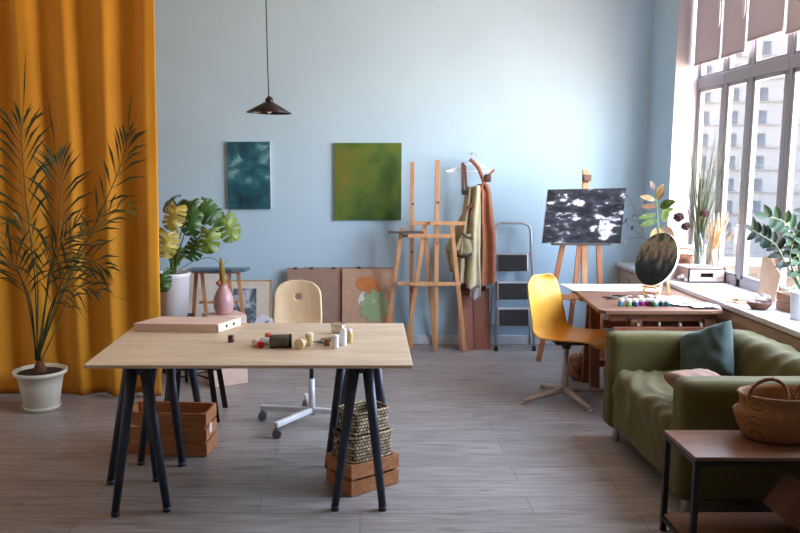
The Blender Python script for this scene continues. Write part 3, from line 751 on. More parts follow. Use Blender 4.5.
for k in range(5):
    onlean([(.275+(k-2)*.035-.003, .52-.02*abs(k-2)), (.275+(k-2)*.035+.003, .52-.02*abs(k-2)), (.28, .42), (.274, .42)], .0056, plain('leaf_vein', (176, 190, 160), .7), 'leaf_vein', lf)

m_frame = wood('canvas_frame_wood', (178, 142, 100), (200, 166, 124), 2)
t = thing('stretched_canvas', 'cream framed canvas leaning on the wall left of the desk chair', 'canvas', (-.95, 6.7, 0), 'canvases stored at the back left')
AC = (-1.18, -.775, .592, 6.66, 6.80)
obj('cloth', lean_box(*AC, .012), m_canvas, t)
b = MB()
lean_box(*AC, .022, mb=b, dx=(0, .035)); lean_box(*AC, .022, mb=b, dx=(.965, 1)); lean_box(*AC, .022, mb=b, dz=(.98, 1)); lean_box(*AC, .022, mb=b, dz=(0, .02))
obj('frame', b, m_frame, t)
obj('color_patch', lean_box(*AC, .002, dx=(.45, .95), dz=(.0, .45), dy=.008), painting('brown_patch_paint', [(.35, (92, 70, 62)), (.5, (150, 104, 60)), (.62, (186, 130, 60))], 8, 1), t)
tag(obj('painting', lean_box(-1.14, -.885, .555, 6.48, 6.56, .018), painting('grey_mottled_paint', [(.36, (34, 44, 60)), (.46, (96, 110, 126)), (.52, (176, 184, 190)), (.6, (216, 220, 222))], 9, .6, detail=10)), 'small black and white mottled canvas in front of the cream framed one', 'painting')
t = thing('paint_palette', 'white oval paint palette with yellow green dabs beside the desk chair', 'palette', (-.8, 6.3, 0))
AP = (-.92, -.62, .40, 6.36, 6.42)
mt = M.Translation((-.755, 6.33, .215)) @ Rx(PI/2-.12) @ Rz(.5)
obj('plate', MB().prism([(.10*math.cos(2*PI*k/40), .165*math.sin(2*PI*k/40)) for k in range(40)], .006, mt), plain('palette_white', (226, 226, 232), .4), t)
for (x, y, c_) in ((-.02, .06, (190, 190, 60)), (.03, .09, (120, 150, 190)), (-.05, .0, (170, 160, 60)), (.04, .02, (180, 90, 90))):
    obj('paint_dab', MB().prism(blob(x, y, .022, .011, 1), .003, mt @ M.Translation((0, 0, .005))), plain('dab%d' % c_[0], c_, .4), t)
t2 = thing('wooden_block', 'low wooden block on the floor propping up the oval palette', 'block', (-.76, 6.33, 0))
obj('block', MB().box((-.76, 6.34, .03), (.3, .1, .06)), m_frame, t2)
# low easel carrying a canvas laid flat
t = thing('table_easel', 'low wooden easel frame under the blue canvas laid flat, behind the pink vase', 'easel', (-1.15, 6.2, 0))
for (x0, x1, y0, y1) in ((-1.28, -1.18, 6.24, 6.05), (-1.06, -1.00, 6.24, 6.05), (-.99, -.90, 6.26, 6.15), (-1.33, -1.42, 6.26, 6.4)):
    obj('leg', MB().bar((x0, y0, .735), (x1, y1, 0), .03, .018), m_easel, t)
obj('crossbar', MB().bar((-1.3, 6.20, .50), (-.98, 6.20, .50), .02, .03), m_easel, t)
obj('crossbar', MB().bar((-1.36, 6.25, .738), (-.96, 6.25, .738), .02, .025), m_easel, t)
b = MB().box((-1.14, 6.22, .763), (.47, .26, .018), Rx(-.06))
tag(obj('painting', b, painting('blue_grey_paint', [(.38, (44, 62, 76)), (.52, (74, 98, 112)), (.62, (110, 134, 142))], 6, 1)), 'blue grey canvas lying flat on the low easel behind the monstera', 'painting')
t = thing('stretched_canvas', 'blank white canvas standing behind the low easel beside the monstera pot', 'canvas', (-1.3, 6.6, 0), 'canvases stored at the back left')
obj('cloth', lean_box(-1.62, -1.19, .72, 6.5, 6.62, .012), plain('primed_white', (216, 213, 208), .8), t)
b = MB(); lean_box(-1.62, -1.19, .72, 6.5, 6.62, .02, mb=b, dx=(.97, 1)); lean_box(-1.62, -1.19, .72, 6.5, 6.62, .02, mb=b, dx=(0, .03))
obj('frame', b, m_frame, t)

# ------------------------------------------------------------------ two easels by the wall
def easel(lab, px, xl, xr, ztray, bars, post_top=1.625, foot_l=None, foot_r=None, yt=6.57):
    t = thing('easel', lab, 'easel', (px, 6.55, 0), 'bare wooden easels against the blue wall')
    obj('mast', MB().bar((px, yt+.01, .02), (px, yt+.05, post_top), .034, .022, bev=.002), m_easel, t)
    obj('leg', MB().bar((xl[0], yt, xl[1]), (foot_l, yt+.06, 0), .034, .02, bev=.002), m_easel, t)
    obj('leg', MB().bar((xr[0], yt, xr[1]), (foot_r, yt+.06, 0), .034, .02, bev=.002), m_easel, t)
    obj('rear_leg', MB().bar((px, yt+.06, post_top-.35), (px+.01, YB-.03, .01), .03, .02), m_easel, t)
    for (x0, x1, z, hh) in bars: obj('crossbar', MB().bar((x0, yt-.02, z), (x1, yt-.02, z), .02, hh, bev=.002, up=(0, 0, 1)), m_easel, t)
    obj('peg', MB().cyl((px, yt-.05, post_top-.35), (px, yt, post_top-.35), .009), m_black, t)
    for k in (.16, .5): obj('peg', MB().cyl((px, yt-.03, ztray-k), (px, yt, ztray-k), .008), m_black, t)
    return t
e1 = easel('bare pine easel, left one of the overlapping pair, with a dark paint tray', .442, (.352, 1.07), (.545, 1.10), 1.03, [(.33, .60, 1.005, .026), (.32, .64, .60, .03)], foot_l=.22, foot_r=.655)
obj('tray', MB().box((.385, 6.52, 1.04), (.30, .07, .016), bev=.003), plain('dark_tray', (84, 68, 62), .6), e1)
e2 = easel('bare pine easel, right one of the overlapping pair, next to the aprons', .648, (.54, 1.08), (.765, 1.12), 1.11, [(.43, .885, 1.117, .03), (.40, .79, 1.012, .032), (.43, .85, .605, .03)], post_top=1.64, foot_l=.40, foot_r=.905, yt=6.51)
obj('tray', MB().box((.65, 6.48, 1.12), (.14, .05, .03), bev=.003), m_easel, e2)

# ------------------------------------------------------------------ hanger with aprons
t = thing('clothes_hanger', 'white clothes hanger on the blue wall carrying the aprons', 'hanger', (.97, 6.76, 1.55))
hk = [V((.985, 6.74, 1.61)), V((.985, 6.74, 1.65)), V((1.0, 6.745, 1.672)), V((.99, 6.75, 1.70)), V((.965, 6.755, 1.70)), V((.955, 6.76, 1.682))]
obj('hook', MB().tube([cr_(hk, u/20) for u in range(21)], .003, 6), m_alu, t)
b = MB().bar((.985, 6.74, 1.625), (.735, 6.70, 1.545), .014, .022).bar((.985, 6.74, 1.625), (1.135, 6.76, 1.55), .014, .022).bar((.74, 6.70, 1.543), (1.13, 6.76, 1.55), .01, .012)
obj('shoulder_bar', b, m_white, t)
struct('hanger_nail', MB().cyl((.97, YB, 1.70), (.97, 6.745, 1.70), .004), m_alu)  # nail in the wall for the hanger hook
def sheet(e0, e1, z0, z1, y0, amp, freq, seed, nu=40, nv=40, mb=None, bulge=.0):
    """hanging cloth: e0(v), e1(v) give left/right x at height fraction v (0 bottom)"""
    mb = mb or MB()
    def f(u, v):
        x = e0(v)+(e1(v)-e0(v))*u; z = z0+(z1-z0)*v
        y = y0-bulge*math.sin(PI*u)+amp*(1-.55*v)*math.sin(freq*u*2*PI+seed+1.6*sn(u*2, v*2, seed))+.012*sn(x*9, z*7, seed)
        return V((x, y, z+.012*math.sin(u*7+seed)*(1-v)))
    return mb.grid(f, nu, nv)
def lin(*pts):
    def f(v):
        for (a, x), (b, y) in zip(pts, pts[1:]):
            if v <= b: return x+(y-x)*(v-a)/(b-a)
        return pts[-1][1]
    return f
m_khaki = plain('khaki_canvas_cloth', (168, 158, 128), .85, var=.06, scale=12, sheen=.1)
m_leath = plain('rust_brown_cloth', (148, 90, 60), .7, var=.08, scale=12, sheen=.1)
m_dkstr = plain('dark_brown_strap', (84, 56, 42), .6)
t = thing('apron', 'khaki canvas apron with brown straps hanging from the white hanger', 'apron', (.93, 6.68, .6), 'aprons on the hanger')
obj('panel', sheet(lin((0, .80), (.35, .81), (.7, .87), (1, .90)), lin((0, .99), (.4, 1.0), (.75, 1.0), (1, .99)), .60, 1.42, 6.62, .035, 2.4, .5, bulge=.03), m_khaki, t, solid=.003)
obj('side_flap', sheet(lin((0, .775), (.4, .73), (1, .87)), lin((0, .90), (.5, .87), (1, .90)), .68, 1.18, 6.66, .02, 1.3, 2), plain('olive_cloth', (160, 152, 118), .85), t, solid=.003)
obj('front_fold', sheet(lin((0, .91), (.4, .93), (.7, .93), (1, .965)), lin((0, 1.03), (.3, 1.02), (.7, 1.02), (1, 1.01)), .56, 1.43, 6.585, .02, 1.2, 3, bulge=.04), plain('light_khaki', (180, 172, 142), .85), t, solid=.003)
obj('pocket', sheet(lin((0, .80), (1, .86)), lin((0, .97), (1, .95)), .86, 1.02, 6.565, .02, .8, 1, 14, 10), plain('pocket_khaki', (170, 160, 128), .85), t, solid=.003)
obj('pocket_trim', MB().tube([(.86, 6.55, 1.03), (.90, 6.54, 1.0), (.95, 6.54, .985)], .008, 6).tube([(.80, 6.57, .84), (.88, 6.55, .83), (.95, 6.55, .86)], .012, 6), plain('black_trim', (40, 34, 32), .6), t)
obj('strap', MB().bar((.875, 6.68, 1.62), (.872, 6.62, 1.37), .028, .006).bar((.895, 6.70, 1.60), (.905, 6.62, 1.35), .02, .006), m_dkstr, t)
obj('buckle', MB().box((.885, 6.60, 1.37), (.05, .012, .04), bev=.003).box((.93, 6.57, 1.24), (.06, .012, .03), bev=.003), plain('buckle_black', (46, 38, 34), .4, .4), t)
obj('lining', sheet(lin((0, .94), (1, .96)), lin((0, 1.04), (1, 1.04)), .46, .62, 6.60, .012, 1, 2, 14, 10), plain('grey_lining', (150, 140, 138), .85), t, solid=.003)
t = thing('apron', 'rust brown apron hanging on the right side of the hanger', 'apron', (1.1, 6.68, .55), 'aprons on the hanger')
obj('panel', sheet(lin((0, .99), (.5, .99), (1, 1.0)), lin((0, 1.17), (.5, 1.16), (.9, 1.12), (1, 1.09)), .575, 1.44, 6.66, .03, 1.8, 1.2, bulge=.03), m_leath, t, solid=.003)
obj('back_panel', sheet(lin((0, .86), (1, .95)), lin((0, 1.10), (1, 1.05)), .50, 1.1, 6.72, .02, 1.5, .2), plain('dark_rust', (96, 60, 46), .8), t, solid=.003)
obj('strap', MB().tube([cr_([V((.93, 6.66, 1.65)), V((1.0, 6.65, 1.58)), V((1.05, 6.63, 1.46)), V((1.08, 6.62, 1.40))], u/12) for u in range(13)], .018, 6).tube([cr_([V((1.14, 6.66, 1.56)), V((1.05, 6.62, 1.46)), V((.98, 6.58, 1.32)), V((.90, 6.57, 1.22))], u/12) for u in range(13)], .011, 6), m_leath, t)
obj('knot', MB().soft((1.08, 6.62, 1.49), (.06, .04, .07), .018, 5), m_dkstr, t)

# brown boards below the aprons
m_rust = wood('red_brown_board', (122, 70, 52), (150, 92, 70), 2, 5)
for k, (x0, x1, zt, yb) in enumerate([(.86, .99, .50, 6.62), (1.0, 1.14, .52, 6.66)]):
    tag(obj('wooden_board', lean_box(x0, x1, zt, yb, 6.80, .012), m_rust), ['left', 'right'][k]+' red brown board of the two leaning on the wall below the aprons', 'board', 'red brown boards below the aprons')

# ------------------------------------------------------------------ step ladder
t = thing('step_ladder', 'folding grey step ladder with three black treads against the blue wall', 'ladder', (1.36, 6.7, 0))
yl = 6.72
arch = [(1.205, yl-.14, .0), (1.205, yl, 1.05), (1.23, yl+.01, 1.088), (1.27, yl+.01, 1.098), (1.40, yl+.01, 1.098), (1.455, yl+.01, 1.08), (1.482, yl, 1.03), (1.50, yl-.14, .0)]
arch = [V((1.18, 6.60, .0)), V((1.18, 6.77, 1.05)), V((1.195, 6.775, 1.083)), V((1.23, 6.78, 1.098)), V((1.42, 6.78, 1.098)), V((1.475, 6.775, 1.075)), V((1.49, 6.77, 1.03)), V((1.51, 6.60, .0))]
obj('front_frame', MB().tube(arch, .012, 10), m_alu, t)
obj('rear_frame', MB().tube([V((1.16, 6.84, 0)), V((1.19, 6.80, .84))], .009, 8).tube([V((1.525, 6.84, 0)), V((1.49, 6.80, .84))], .009, 8).tube([V((1.165, 6.83, .18)), V((1.52, 6.83, .18))], .007, 8), m_alu, t)
m_tread = plain('black_tread', (20, 22, 26), .7, var=.3, scale=30)
for (z, y0) in ((.75, 6.68), (.51, 6.62), (.29, 6.56)):
    st = obj('tread_frame', MB().box((1.325, y0+.04, z+.01), (.275, .03, .160), Rx(-.25), bev=.006), m_alu, t)
    obj('tread_mat', MB().box((1.325, y0+.022, z+.008), (.25, .014, .138), Rx(-.25), bev=.004), m_tread, st)
for p in ((1.18, 6.60), (1.51, 6.60)): obj('foot_cap', MB().cyl((p[0], p[1], 0), (p[0], p[1]+.006, .04), .017), m_rubber, t)

# ------------------------------------------------------------------ easel with monochrome painting
m_mono = painting('monochrome_abstract_paint', [(.40, (14, 15, 20)), (.48, (32, 33, 40)), (.545, (56, 57, 66)), (.565, (140, 142, 148)), (.585, (190, 192, 196)), (.8, (214, 214, 218))], 10, .25, (1, 1, 1.9), detail=12, bm_=1)
nt = m_mono.node_tree; pb = nt.nodes['Principled BSDF']; pb.inputs['Specular IOR Level'].default_value = .2; pb.inputs['Roughness'].default_value = .7
rmp = [n for n in nt.nodes if n.type == 'VALTORGB'][0]; src = rmp.inputs['Fac'].links[0].from_socket
gco = node(nt, 'ShaderNodeTexCoord').outputs['Object']; acc = src
for (cx_, cz_, rad, amp) in ((1.66, 1.30, .14, .11), (1.96, 1.12, .18, .12), (1.66, 1.05, .14, .04), (1.80, 1.24, .5, -.05)):
    sb = node(nt, 'ShaderNodeVectorMath', operation='DISTANCE'); nt.links.new(gco, sb.inputs[0]); sb.inputs[1].default_value = (cx_, 6.12, cz_)
    mrn = node(nt, 'ShaderNodeMapRange'); nt.links.new(sb.outputs['Value'], mrn.inputs[0]); mrn.inputs[1].default_value = 0; mrn.inputs[2].default_value = rad; mrn.inputs[3].default_value = amp; mrn.inputs[4].default_value = 0
    ad = node(nt, 'ShaderNodeMath', operation='ADD'); nt.links.new(acc, ad.inputs[0]); nt.links.new(mrn.outputs[0], ad.inputs[1]); acc = ad.outputs[0]
nt.links.new(acc, rmp.inputs['Fac'])
t = thing('easel', 'wooden easel holding the black and white abstract canvas in the far corner', 'easel', (1.8, 6.3, 0))
obj('mast', MB().bar((1.80, 6.17, .56), (1.80, 6.26, 1.565), .05, .024, bev=.003), m_easel, t)
m_er = wood('easel_dark_pine', (150, 92, 56), (186, 126, 84), 2, 6)
for (x0, y0, z0, x1, y1) in ((1.62, 6.17, .985, 1.47, 6.25), (1.90, 6.17, .985, 1.98, 6.2), (1.80, 6.25, 1.2, 1.84, 6.76)):
    obj('leg', MB().bar((x0, y0, z0), (x1, y1, 0), .04, .022, bev=.003), m_er, t)
obj('leg', MB().bar((1.745, 6.16, .985), (1.715, 6.16, .50), .035, .02), m_er, t)
obj('crossbar', MB().bar((1.56, 6.155, .55), (1.97, 6.155, .55), .022, .045, up=(0, 0, 1), bev=.003), m_er, t)
obj('ledge', MB().box((1.74, 6.10, .985), (.46, .07, .02), bev=.003), plain('dark_ledge', (62, 52, 48), .6), t)
obj('clamp', MB().box((1.80, 6.21, 1.50), (.06, .05, .05), bev=.004).cyl((1.80, 6.17, 1.47), (1.80, 6.26, 1.47), .008), plain('clamp_dark', (96, 66, 48), .5), t)
c4 = [P(548, 189.5, 6.17), P(626, 188, 6.14), P(620.6, 243.5, 6.06), P(542, 243, 6.09)]
n4 = (c4[1]-c4[0]).cross(c4[3]-c4[0]).normalized(); n4 = n4 if n4.y < 0 else -n4
b = MB(); fv = [b.b.verts.new(p) for p in c4]; bv = [b.b.verts.new(p-n4*.028) for p in c4]
f = b.b.faces.new(fv); f.material_index = 0
b.b.faces.new(bv[::-1]).material_index = 1
for k in range(4): b.b.faces.new((fv[k], bv[k], bv[(k+1) % 4], fv[(k+1) % 4])).material_index = 1
tag(obj('painting', b, [m_mono, m_canvas]), 'black, grey and white abstract canvas on the easel in the far corner', 'painting')

# ------------------------------------------------------------------ wooden desk under the window
m_desk = wood('walnut_desk', (104, 70, 50), (136, 98, 74), 0, 5, .5)
m_trw = wood('red_brown_trestle_wood', (112, 64, 44), (146, 88, 60), 2, 5, .6)
DZ = .715
pts = [(1.475, 4.735), (1.505, 4.69), (2.16, 4.69), (2.235, 4.72), (2.258, 4.78), (2.258, 5.74), (1.545, 5.74)]
t = thing('wooden_desk', 'dark wooden desk top with rounded corners set along the window sill', 'desk', (1.9, 5.2, DZ-.024))
obj('board', MB().prism(pts, .024, M.Translation((0, 0, DZ-.024))), m_desk, t, bev=.003)
def wtrestle(lab, y, xs=(1.68, 2.16), xa=1.62, splay=.10, slats=False):
    t = thing('wooden_trestle', lab, 'trestle', ((xs[0]+xs[1])/2, y, 0), 'wooden trestles under the desk')
    obj('top_beam', MB().bar((xa-.04, y, .66), (xs[1]+.05, y, .66), .05, .06, bev=.004, up=(0, 0, 1)), m_trw, t)
    for x in xs:
        for s_ in (-1, 1):
            obj('leg', MB().bar((x, y+s_*.03, .65), (x+.0, y+s_*splay, 0), .07, .028, bev=.003), m_trw, t)
    obj('stretcher', MB().bar((xs[0], y, .17), (xs[1], y, .17), .05, .03, bev=.003), m_trw, t)
    return t
wtrestle('red brown wooden trestle carrying the far end of the desk beside the ochre chair', 5.52)
w2 = wtrestle('red brown wooden trestle carrying the near end of the desk behind the sofa', 4.80, xs=(1.72, 2.18), xa=1.60)
obj('slatted_rack', MB().bar((1.56, 4.70, .585), (2.22, 4.70, .585), .03, .05, up=(0, 0, 1)).bar((1.56, 4.92, .585), (2.22, 4.92, .585), .03, .05, up=(0, 0, 1)), m_trw, w2)
for k in range(4): obj('paper_roll', MB().cyl((1.72+k*.13, 4.72, .618), (1.80+k*.13, 4.95, .618), .008), m_canvas, w2)
t = thing('tote_bag', 'cream and brown bag with a white cord lying under the desk', 'bag', (1.66, 5.70, 0))
obj('body', MB().soft((1.655, 5.70, .10), (.16, .12, .20), .045, 8, lambda p: .012*sn(p.x*20, p.y*20, p.z*20)), plain('brown_patterned_bag', (126, 92, 72), .9, var=.5, scale=14), t)
obj('cord', MB().tube([cr_([V((1.62, 5.66, .16)), V((1.66, 5.65, .26)), V((1.72, 5.66, .24)), V((1.74, 5.66, .12)), V((1.70, 5.64, .04))], u/24) for u in range(25)], .006, 6), plain('cord_white', (206, 200, 190), .8), t)
# white sheet on the desk
b = MB().grid(lambda u, v: V((1.475+.05*(v-.5)*0+.62*u+.03*(1-v), 5.42+.32*v, DZ+.004+.004*sn(u*3, v*3))), 20, 10)
tag(obj('paper_sheet', b, plain('white_paper', (228, 230, 236), .6, var=.01), solid=.003), 'large white paper sheet lying across the far end of the wooden desk', 'paper')
# paint jars on the desk
cols = [((621, 305.5), (96, 150, 190), 'light blue'), ((628.5, 306), (110, 160, 80), 'leaf green'), ((635, 306), (44, 62, 120), 'navy blue'), ((642, 305.5), (140, 40, 120), 'magenta'),
        ((648.5, 305.5), (140, 60, 50), 'brick red'), ((654.5, 306.5), (30, 120, 96), 'emerald green'), ((661.5, 306), (24, 40, 56), 'midnight blue'), ((666.5, 306), (20, 84, 84), 'dark teal')]
def on(px, py, z):
    p = P(px, py, 5); k = (H-z)/(H-p.z); return V((p.x*k, p.y*k, z))
for (pp, c_, nm) in cols:
    jar('paint_jar', nm+' paint jar with a white lid in the front row on the desk', on(*pp, DZ), .0195, .046, plain('jar_'+nm.replace(' ', '_'), c_, .3), m_lid, .018, group='small paint jars on the desk', neck=.95)
for k, (px, py, nm) in enumerate([(640, 302.5, 'left'), (650, 302, 'middle'), (657, 303, 'right')]):
    jar('paint_jar', nm+' of the three white lidded jars standing behind the coloured jars', on(px, py, DZ), .019, .045, m_jarw, m_lid, .018, group='white jars behind the coloured ones', neck=.95)
for k, (a1, b1, nm) in enumerate([((602, 297), (618, 298), 'dark brush lying leftmost on the desk'), ((606, 299), (628, 297), 'dark handled brush lying nearest the paint jars'), ((612, 295.5), (632, 296), 'dark brush lying nearest the white paper sheet')]):
    p, q_ = on(*a1, DZ+.006), on(*b1, DZ+.006)
    t = thing('paintbrush', nm, 'paintbrush', (p+q_)/2-V((0, 0, .006)), 'brushes on the desk')
    d = (q_-p)
    obj('handle', MB().tube([p, p+d*.4, p+d*.7], [.003, .005, .004], 8), m_black, t)
    obj('ferrule', MB().cyl(p+d*.7, p+d*.85, .0045), m_alu, t)
    obj('bristles', MB().tube([p+d*.85, p+d*.93, q_], [.0045, .006, .001], 8), m_cream, t)
# loose paint-stained paper
def crump(cx_, cy_, w_, d_, z, seed, amp=.012):
    return MB().grid(lambda u, v: V((cx_+(u-.5)*w_+.02*sn(v*4, seed), cy_+(v-.5)*d_+.03*sn(u*4, seed), z+.004+amp*(.5+sn(u*5, v*5, seed)))), 24, 20)
m_pap2 = painting('stained_paper', [(.4, (150, 170, 190)), (.5, (214, 220, 226)), (.62, (232, 232, 236)), (.75, (220, 190, 190))], 14, .5, bm_=.1)
tag(obj('paper_sheet', crump(2.07, 4.93, .20, .22, DZ, 3), m_pap2, solid=.001), 'crumpled paint stained paper right of the coloured jars', 'paper', 'stained papers on the desk')
tag(obj('paper_sheet', crump(2.15, 4.82, .17, .17, DZ+.004, 8), m_pap2, solid=.001), 'crumpled paint stained paper at the near right corner of the desk', 'paper', 'stained papers on the desk')
tag(obj('paper_sheet', crump(2.08, 5.12, .17, .14, DZ, 11, .006), m_canvas, solid=.001), 'cream paper sheet lying right of the little easel', 'paper')
# little easel and round painting
m_hon = wood('honey_wood', (196, 148, 92), (220, 178, 120), 2)
be = on(650, 296, DZ)
t = thing('tabletop_easel', 'small honey coloured wooden easel on the desk under the round painting', 'easel', be)
dd = V((.49, -.87, 0)).normalized(); bb = V((.87, .49, 0)).normalized()
top = be+bb*.13+V((0, 0, .26))
for s_ in (-1, 1):
    obj('leg', MB().bar(be+dd*s_*.07+V((0, 0, .004)), top+dd*s_*.012, .014, .010), m_hon, t)
obj('leg', MB().bar(be+bb*.19+V((0, 0, .004)), top, .014, .010), m_hon, t)
obj('ledge', MB().bar(be-dd*.065+V((0, 0, .062))-bb*.002, be+dd*.065+V((0, 0, .062))-bb*.002, .035, .010, up=(0, 0, 1)), m_hon, t)
obj('crossbar', MB().bar(be-dd*.05+V((0, 0, .02)), be+dd*.05+V((0, 0, .02)), .012, .01), m_hon, t)
nrm = (-bb+V((0, 0, .38))).normalized(); upv = V((0, 0, 1)); upv = (upv-nrm*upv.dot(nrm)).normalized(); sdv = upv.cross(nrm)
mt = M((sdv, upv, nrm)).transposed().to_4x4(); mt.translation = be+V((0, 0, .069+.176))+bb*.058
b = MB().prism([(.165*math.cos(2*PI*k/64), .187*math.sin(2*PI*k/64)) for k in range(64)], .018, mt)
b.b.faces.ensure_lookup_table()
for f in b.b.faces: f.material_index = 0 if f.normal.dot(nrm) > .9 or len(f.verts) > 8 and f.calc_center_median().dot(nrm) > (mt.translation+nrm*.009).dot(nrm) else 1
m_rd, nt, pb = _base('round_dark_landscape_paint')
tcn = coords(nt, (1, 1, 1), kind='Generated'); spn = node(nt, 'ShaderNodeSeparateXYZ'); nt.links.new(tcn, spn.inputs[0])
nf = noi(nt, coords(nt, (5, 5, 1.2)), 6, 5, .6, .4)
ma = node(nt, 'ShaderNodeMath', operation='MULTIPLY_ADD'); nt.links.new(nf, ma.inputs[0]); ma.inputs[1].default_value = .9; 
m3 = node(nt, 'ShaderNodeMath', operation='MULTIPLY_ADD'); nt.links.new(spn.outputs[2], m3.inputs[0]); m3.inputs[1].default_value = .75; m3.inputs[2].default_value = -.27
nt.links.new(m3.outputs[0], ma.inputs[2])
nt.links.new(ramp(nt, ma.outputs[0], [(.32, (24, 30, 36)), (.5, (44, 56, 58)), (.62, (98, 94, 82)), (.75, (146, 132, 108)), (.9, (60, 66, 62))]), pb.inputs['Base Color']); pb.inputs['Roughness'].default_value = .6; pb.inputs['Specular IOR Level'].default_value = .2
tag(obj('painting', b, [m_rd, plain('painting_edge', (226, 220, 214), .6)]), 'round dark misty landscape painting on the little easel on the desk', 'painting')

# ------------------------------------------------------------------ things on the far part of the sill
SZ = .745
m_bx = wood('cream_storage_wood', (178, 152, 138), (198, 174, 160), 0, 5)
t = thing('storage_box', 'pale wooden box with an oval handle slot on the far window sill', 'box', (2.54, 5.77, SZ))
b = MB(); x0, x1, y0, y1, h_ = 2.40, 2.672, 5.63, 5.92, .105
b.box(((x0+x1)/2, y1-.005, SZ+h_/2), (x1-x0, .01, h_)).box((x0+.005, (y0+y1)/2, SZ+h_/2), (.01, y1-y0, h_)).box((x1-.005, (y0+y1)/2, SZ+h_/2), (.01, y1-y0, h_)).box(((x0+x1)/2, (y0+y1)/2, SZ+h_-.004), (x1-x0, y1-y0, .008)).box(((x0+x1)/2, (y0+y1)/2, SZ+.005), (x1-x0, y1-y0, .01))
xc = (x0+x1)/2
b.box((xc, y0+.005, SZ+.02), (x1-x0, .01, .04)).box((xc, y0+.005, SZ+h_-.017), (x1-x0, .01, .034)).box((x0+.045, y0+.005, SZ+.055), (.09, .01, .035)).box((x1-.045, y0+.005, SZ+.055), (.09, .01, .035))
obj('body', b, m_bx, t)
obj('slot', MB().box((xc, y0+.03, SZ+.055), (.10, .002, .04)), plain('slot_dark', (28, 22, 22), .95), t)
bz = SZ+h_
gj = V((2.525, 5.78, bz))
t = thing('glass_vase', 'tall clear cylinder vase on the storage box holding the green grass', 'vase', gj)
obj('body', MB().lathe([(0, 0), (.032, 0), (.034, .004), (.034, .25), (.031, .25), (.031, .008), (0, .008)], gj, 24), m_glass, t)
t = thing('grass_bunch', 'tall spiky bunch of green grass standing in the clear vase', 'grass', gj+V((0, 0, .01)))
m_gr = plain('reed_green', (58, 78, 42), .7, var=.3, scale=10); m_gr2 = plain('reed_pale', (160, 156, 112), .6, var=.2, trans=.15)
def blades(base, n_, H_, spread, r0, seed, wdt=.003, tilt=(0, 0)):
    r_ = random.Random(seed); mb = MB()
    for k in range(n_):
        a = r_.uniform(0, 2*PI); s_ = abs(r_.gauss(0, .5))*spread; h1 = H_*r_.uniform(.55, 1.05)
        b0_ = base+V((r_.uniform(-r0, r0)*.7, r_.uniform(-r0, r0)*.7, 0))
        d = V((math.cos(a)*s_+tilt[0], math.sin(a)*s_+tilt[1], 0))
        pts = [b0_+V((0, 0, h1*u))+d*(u**1.4)*h1 for u in (0, .3, .55, .8, 1)]
        mb.tube(pts, [wdt*.6, wdt*.7, wdt*.7, wdt*.5, wdt*.1], 3, caps=False)
    return mb
obj('blades', blades(gj+V((0, 0, .015)), 95, .98, .30, .02, 4, .0026), m_gr, t)
obj('pale_stalks', blades(gj+V((0, 0, .015)), 16, 1.05, .30, .02, 9, .0022), m_gr2, t)
wj = V((2.64, 5.80, bz)); wj = V((2.60, 5.74, bz))
t = thing('glass_jar', 'wide clear glass jar on the storage box holding dried wheat', 'jar', wj)
obj('body', MB().lathe([(0, 0), (.05, 0), (.053, .01), (.053, .13), (.048, .15), (.05, .165), (.047, .165), (.045, .15), (.049, .13), (.049, .01), (0, .008)], wj, 28), m_glass, t)
t = thing('dried_wheat', 'straw coloured dried wheat leaning right in the wide glass jar', 'dried flowers', wj+V((0, 0, .01)))
m_str = plain('straw', (186, 160, 120), .8, var=.15, scale=20)
obj('stalks', blades(wj+V((0, 0, .015)), 60, .36, .25, .035, 5, .0035, (.02, -.35)), m_str, t)
mb = MB(); r_ = random.Random(3)
for k in range(14):
    e = wj+V((r_.uniform(-.06, .06), -.10+r_.uniform(-.14, .06), r_.uniform(.24, .40)))
    d = (e-wj).normalized(); mb.tube([wj+V((0, 0, .1)), e-d*.09, e-d*.06, e, e+d*.03], [.001, .0015, .008, .006, .001], 5)
obj('ears', mb, m_str, t)
t = thing('bowl', 'brown woven bowl with a handle behind the tall clear vase', 'bowl', (2.40, 6.05, SZ))
bc = V((2.53, 6.05, SZ))
obj('body', MB().lathe([(0, 0), (.06, 0), (.092, .08), (.105, .155), (.098, .155), (.085, .08), (0, .012)], bc, 32), plain('brown_wicker', (128, 76, 48), .6, var=.3, scale=30, bmp=.8), t)
obj('handle', MB().tube([bc+V((.098*math.cos(a), 0, .15+.06*math.sin(a))) for a in [PI*k/16 for k in range(17)]], .006, 6), plain('dark_wicker', (60, 42, 34), .7), t)
t = thing('wooden_tray', 'honey coloured wooden tray standing behind the brown bowl on the sill', 'tray', (2.48, 6.2, SZ))
obj('panel', MB().box((2.53, 6.20, SZ+.11), (.26, .012, .22), bev=.003), wood('tray_wood', (206, 168, 116), (226, 190, 140), 0), t)
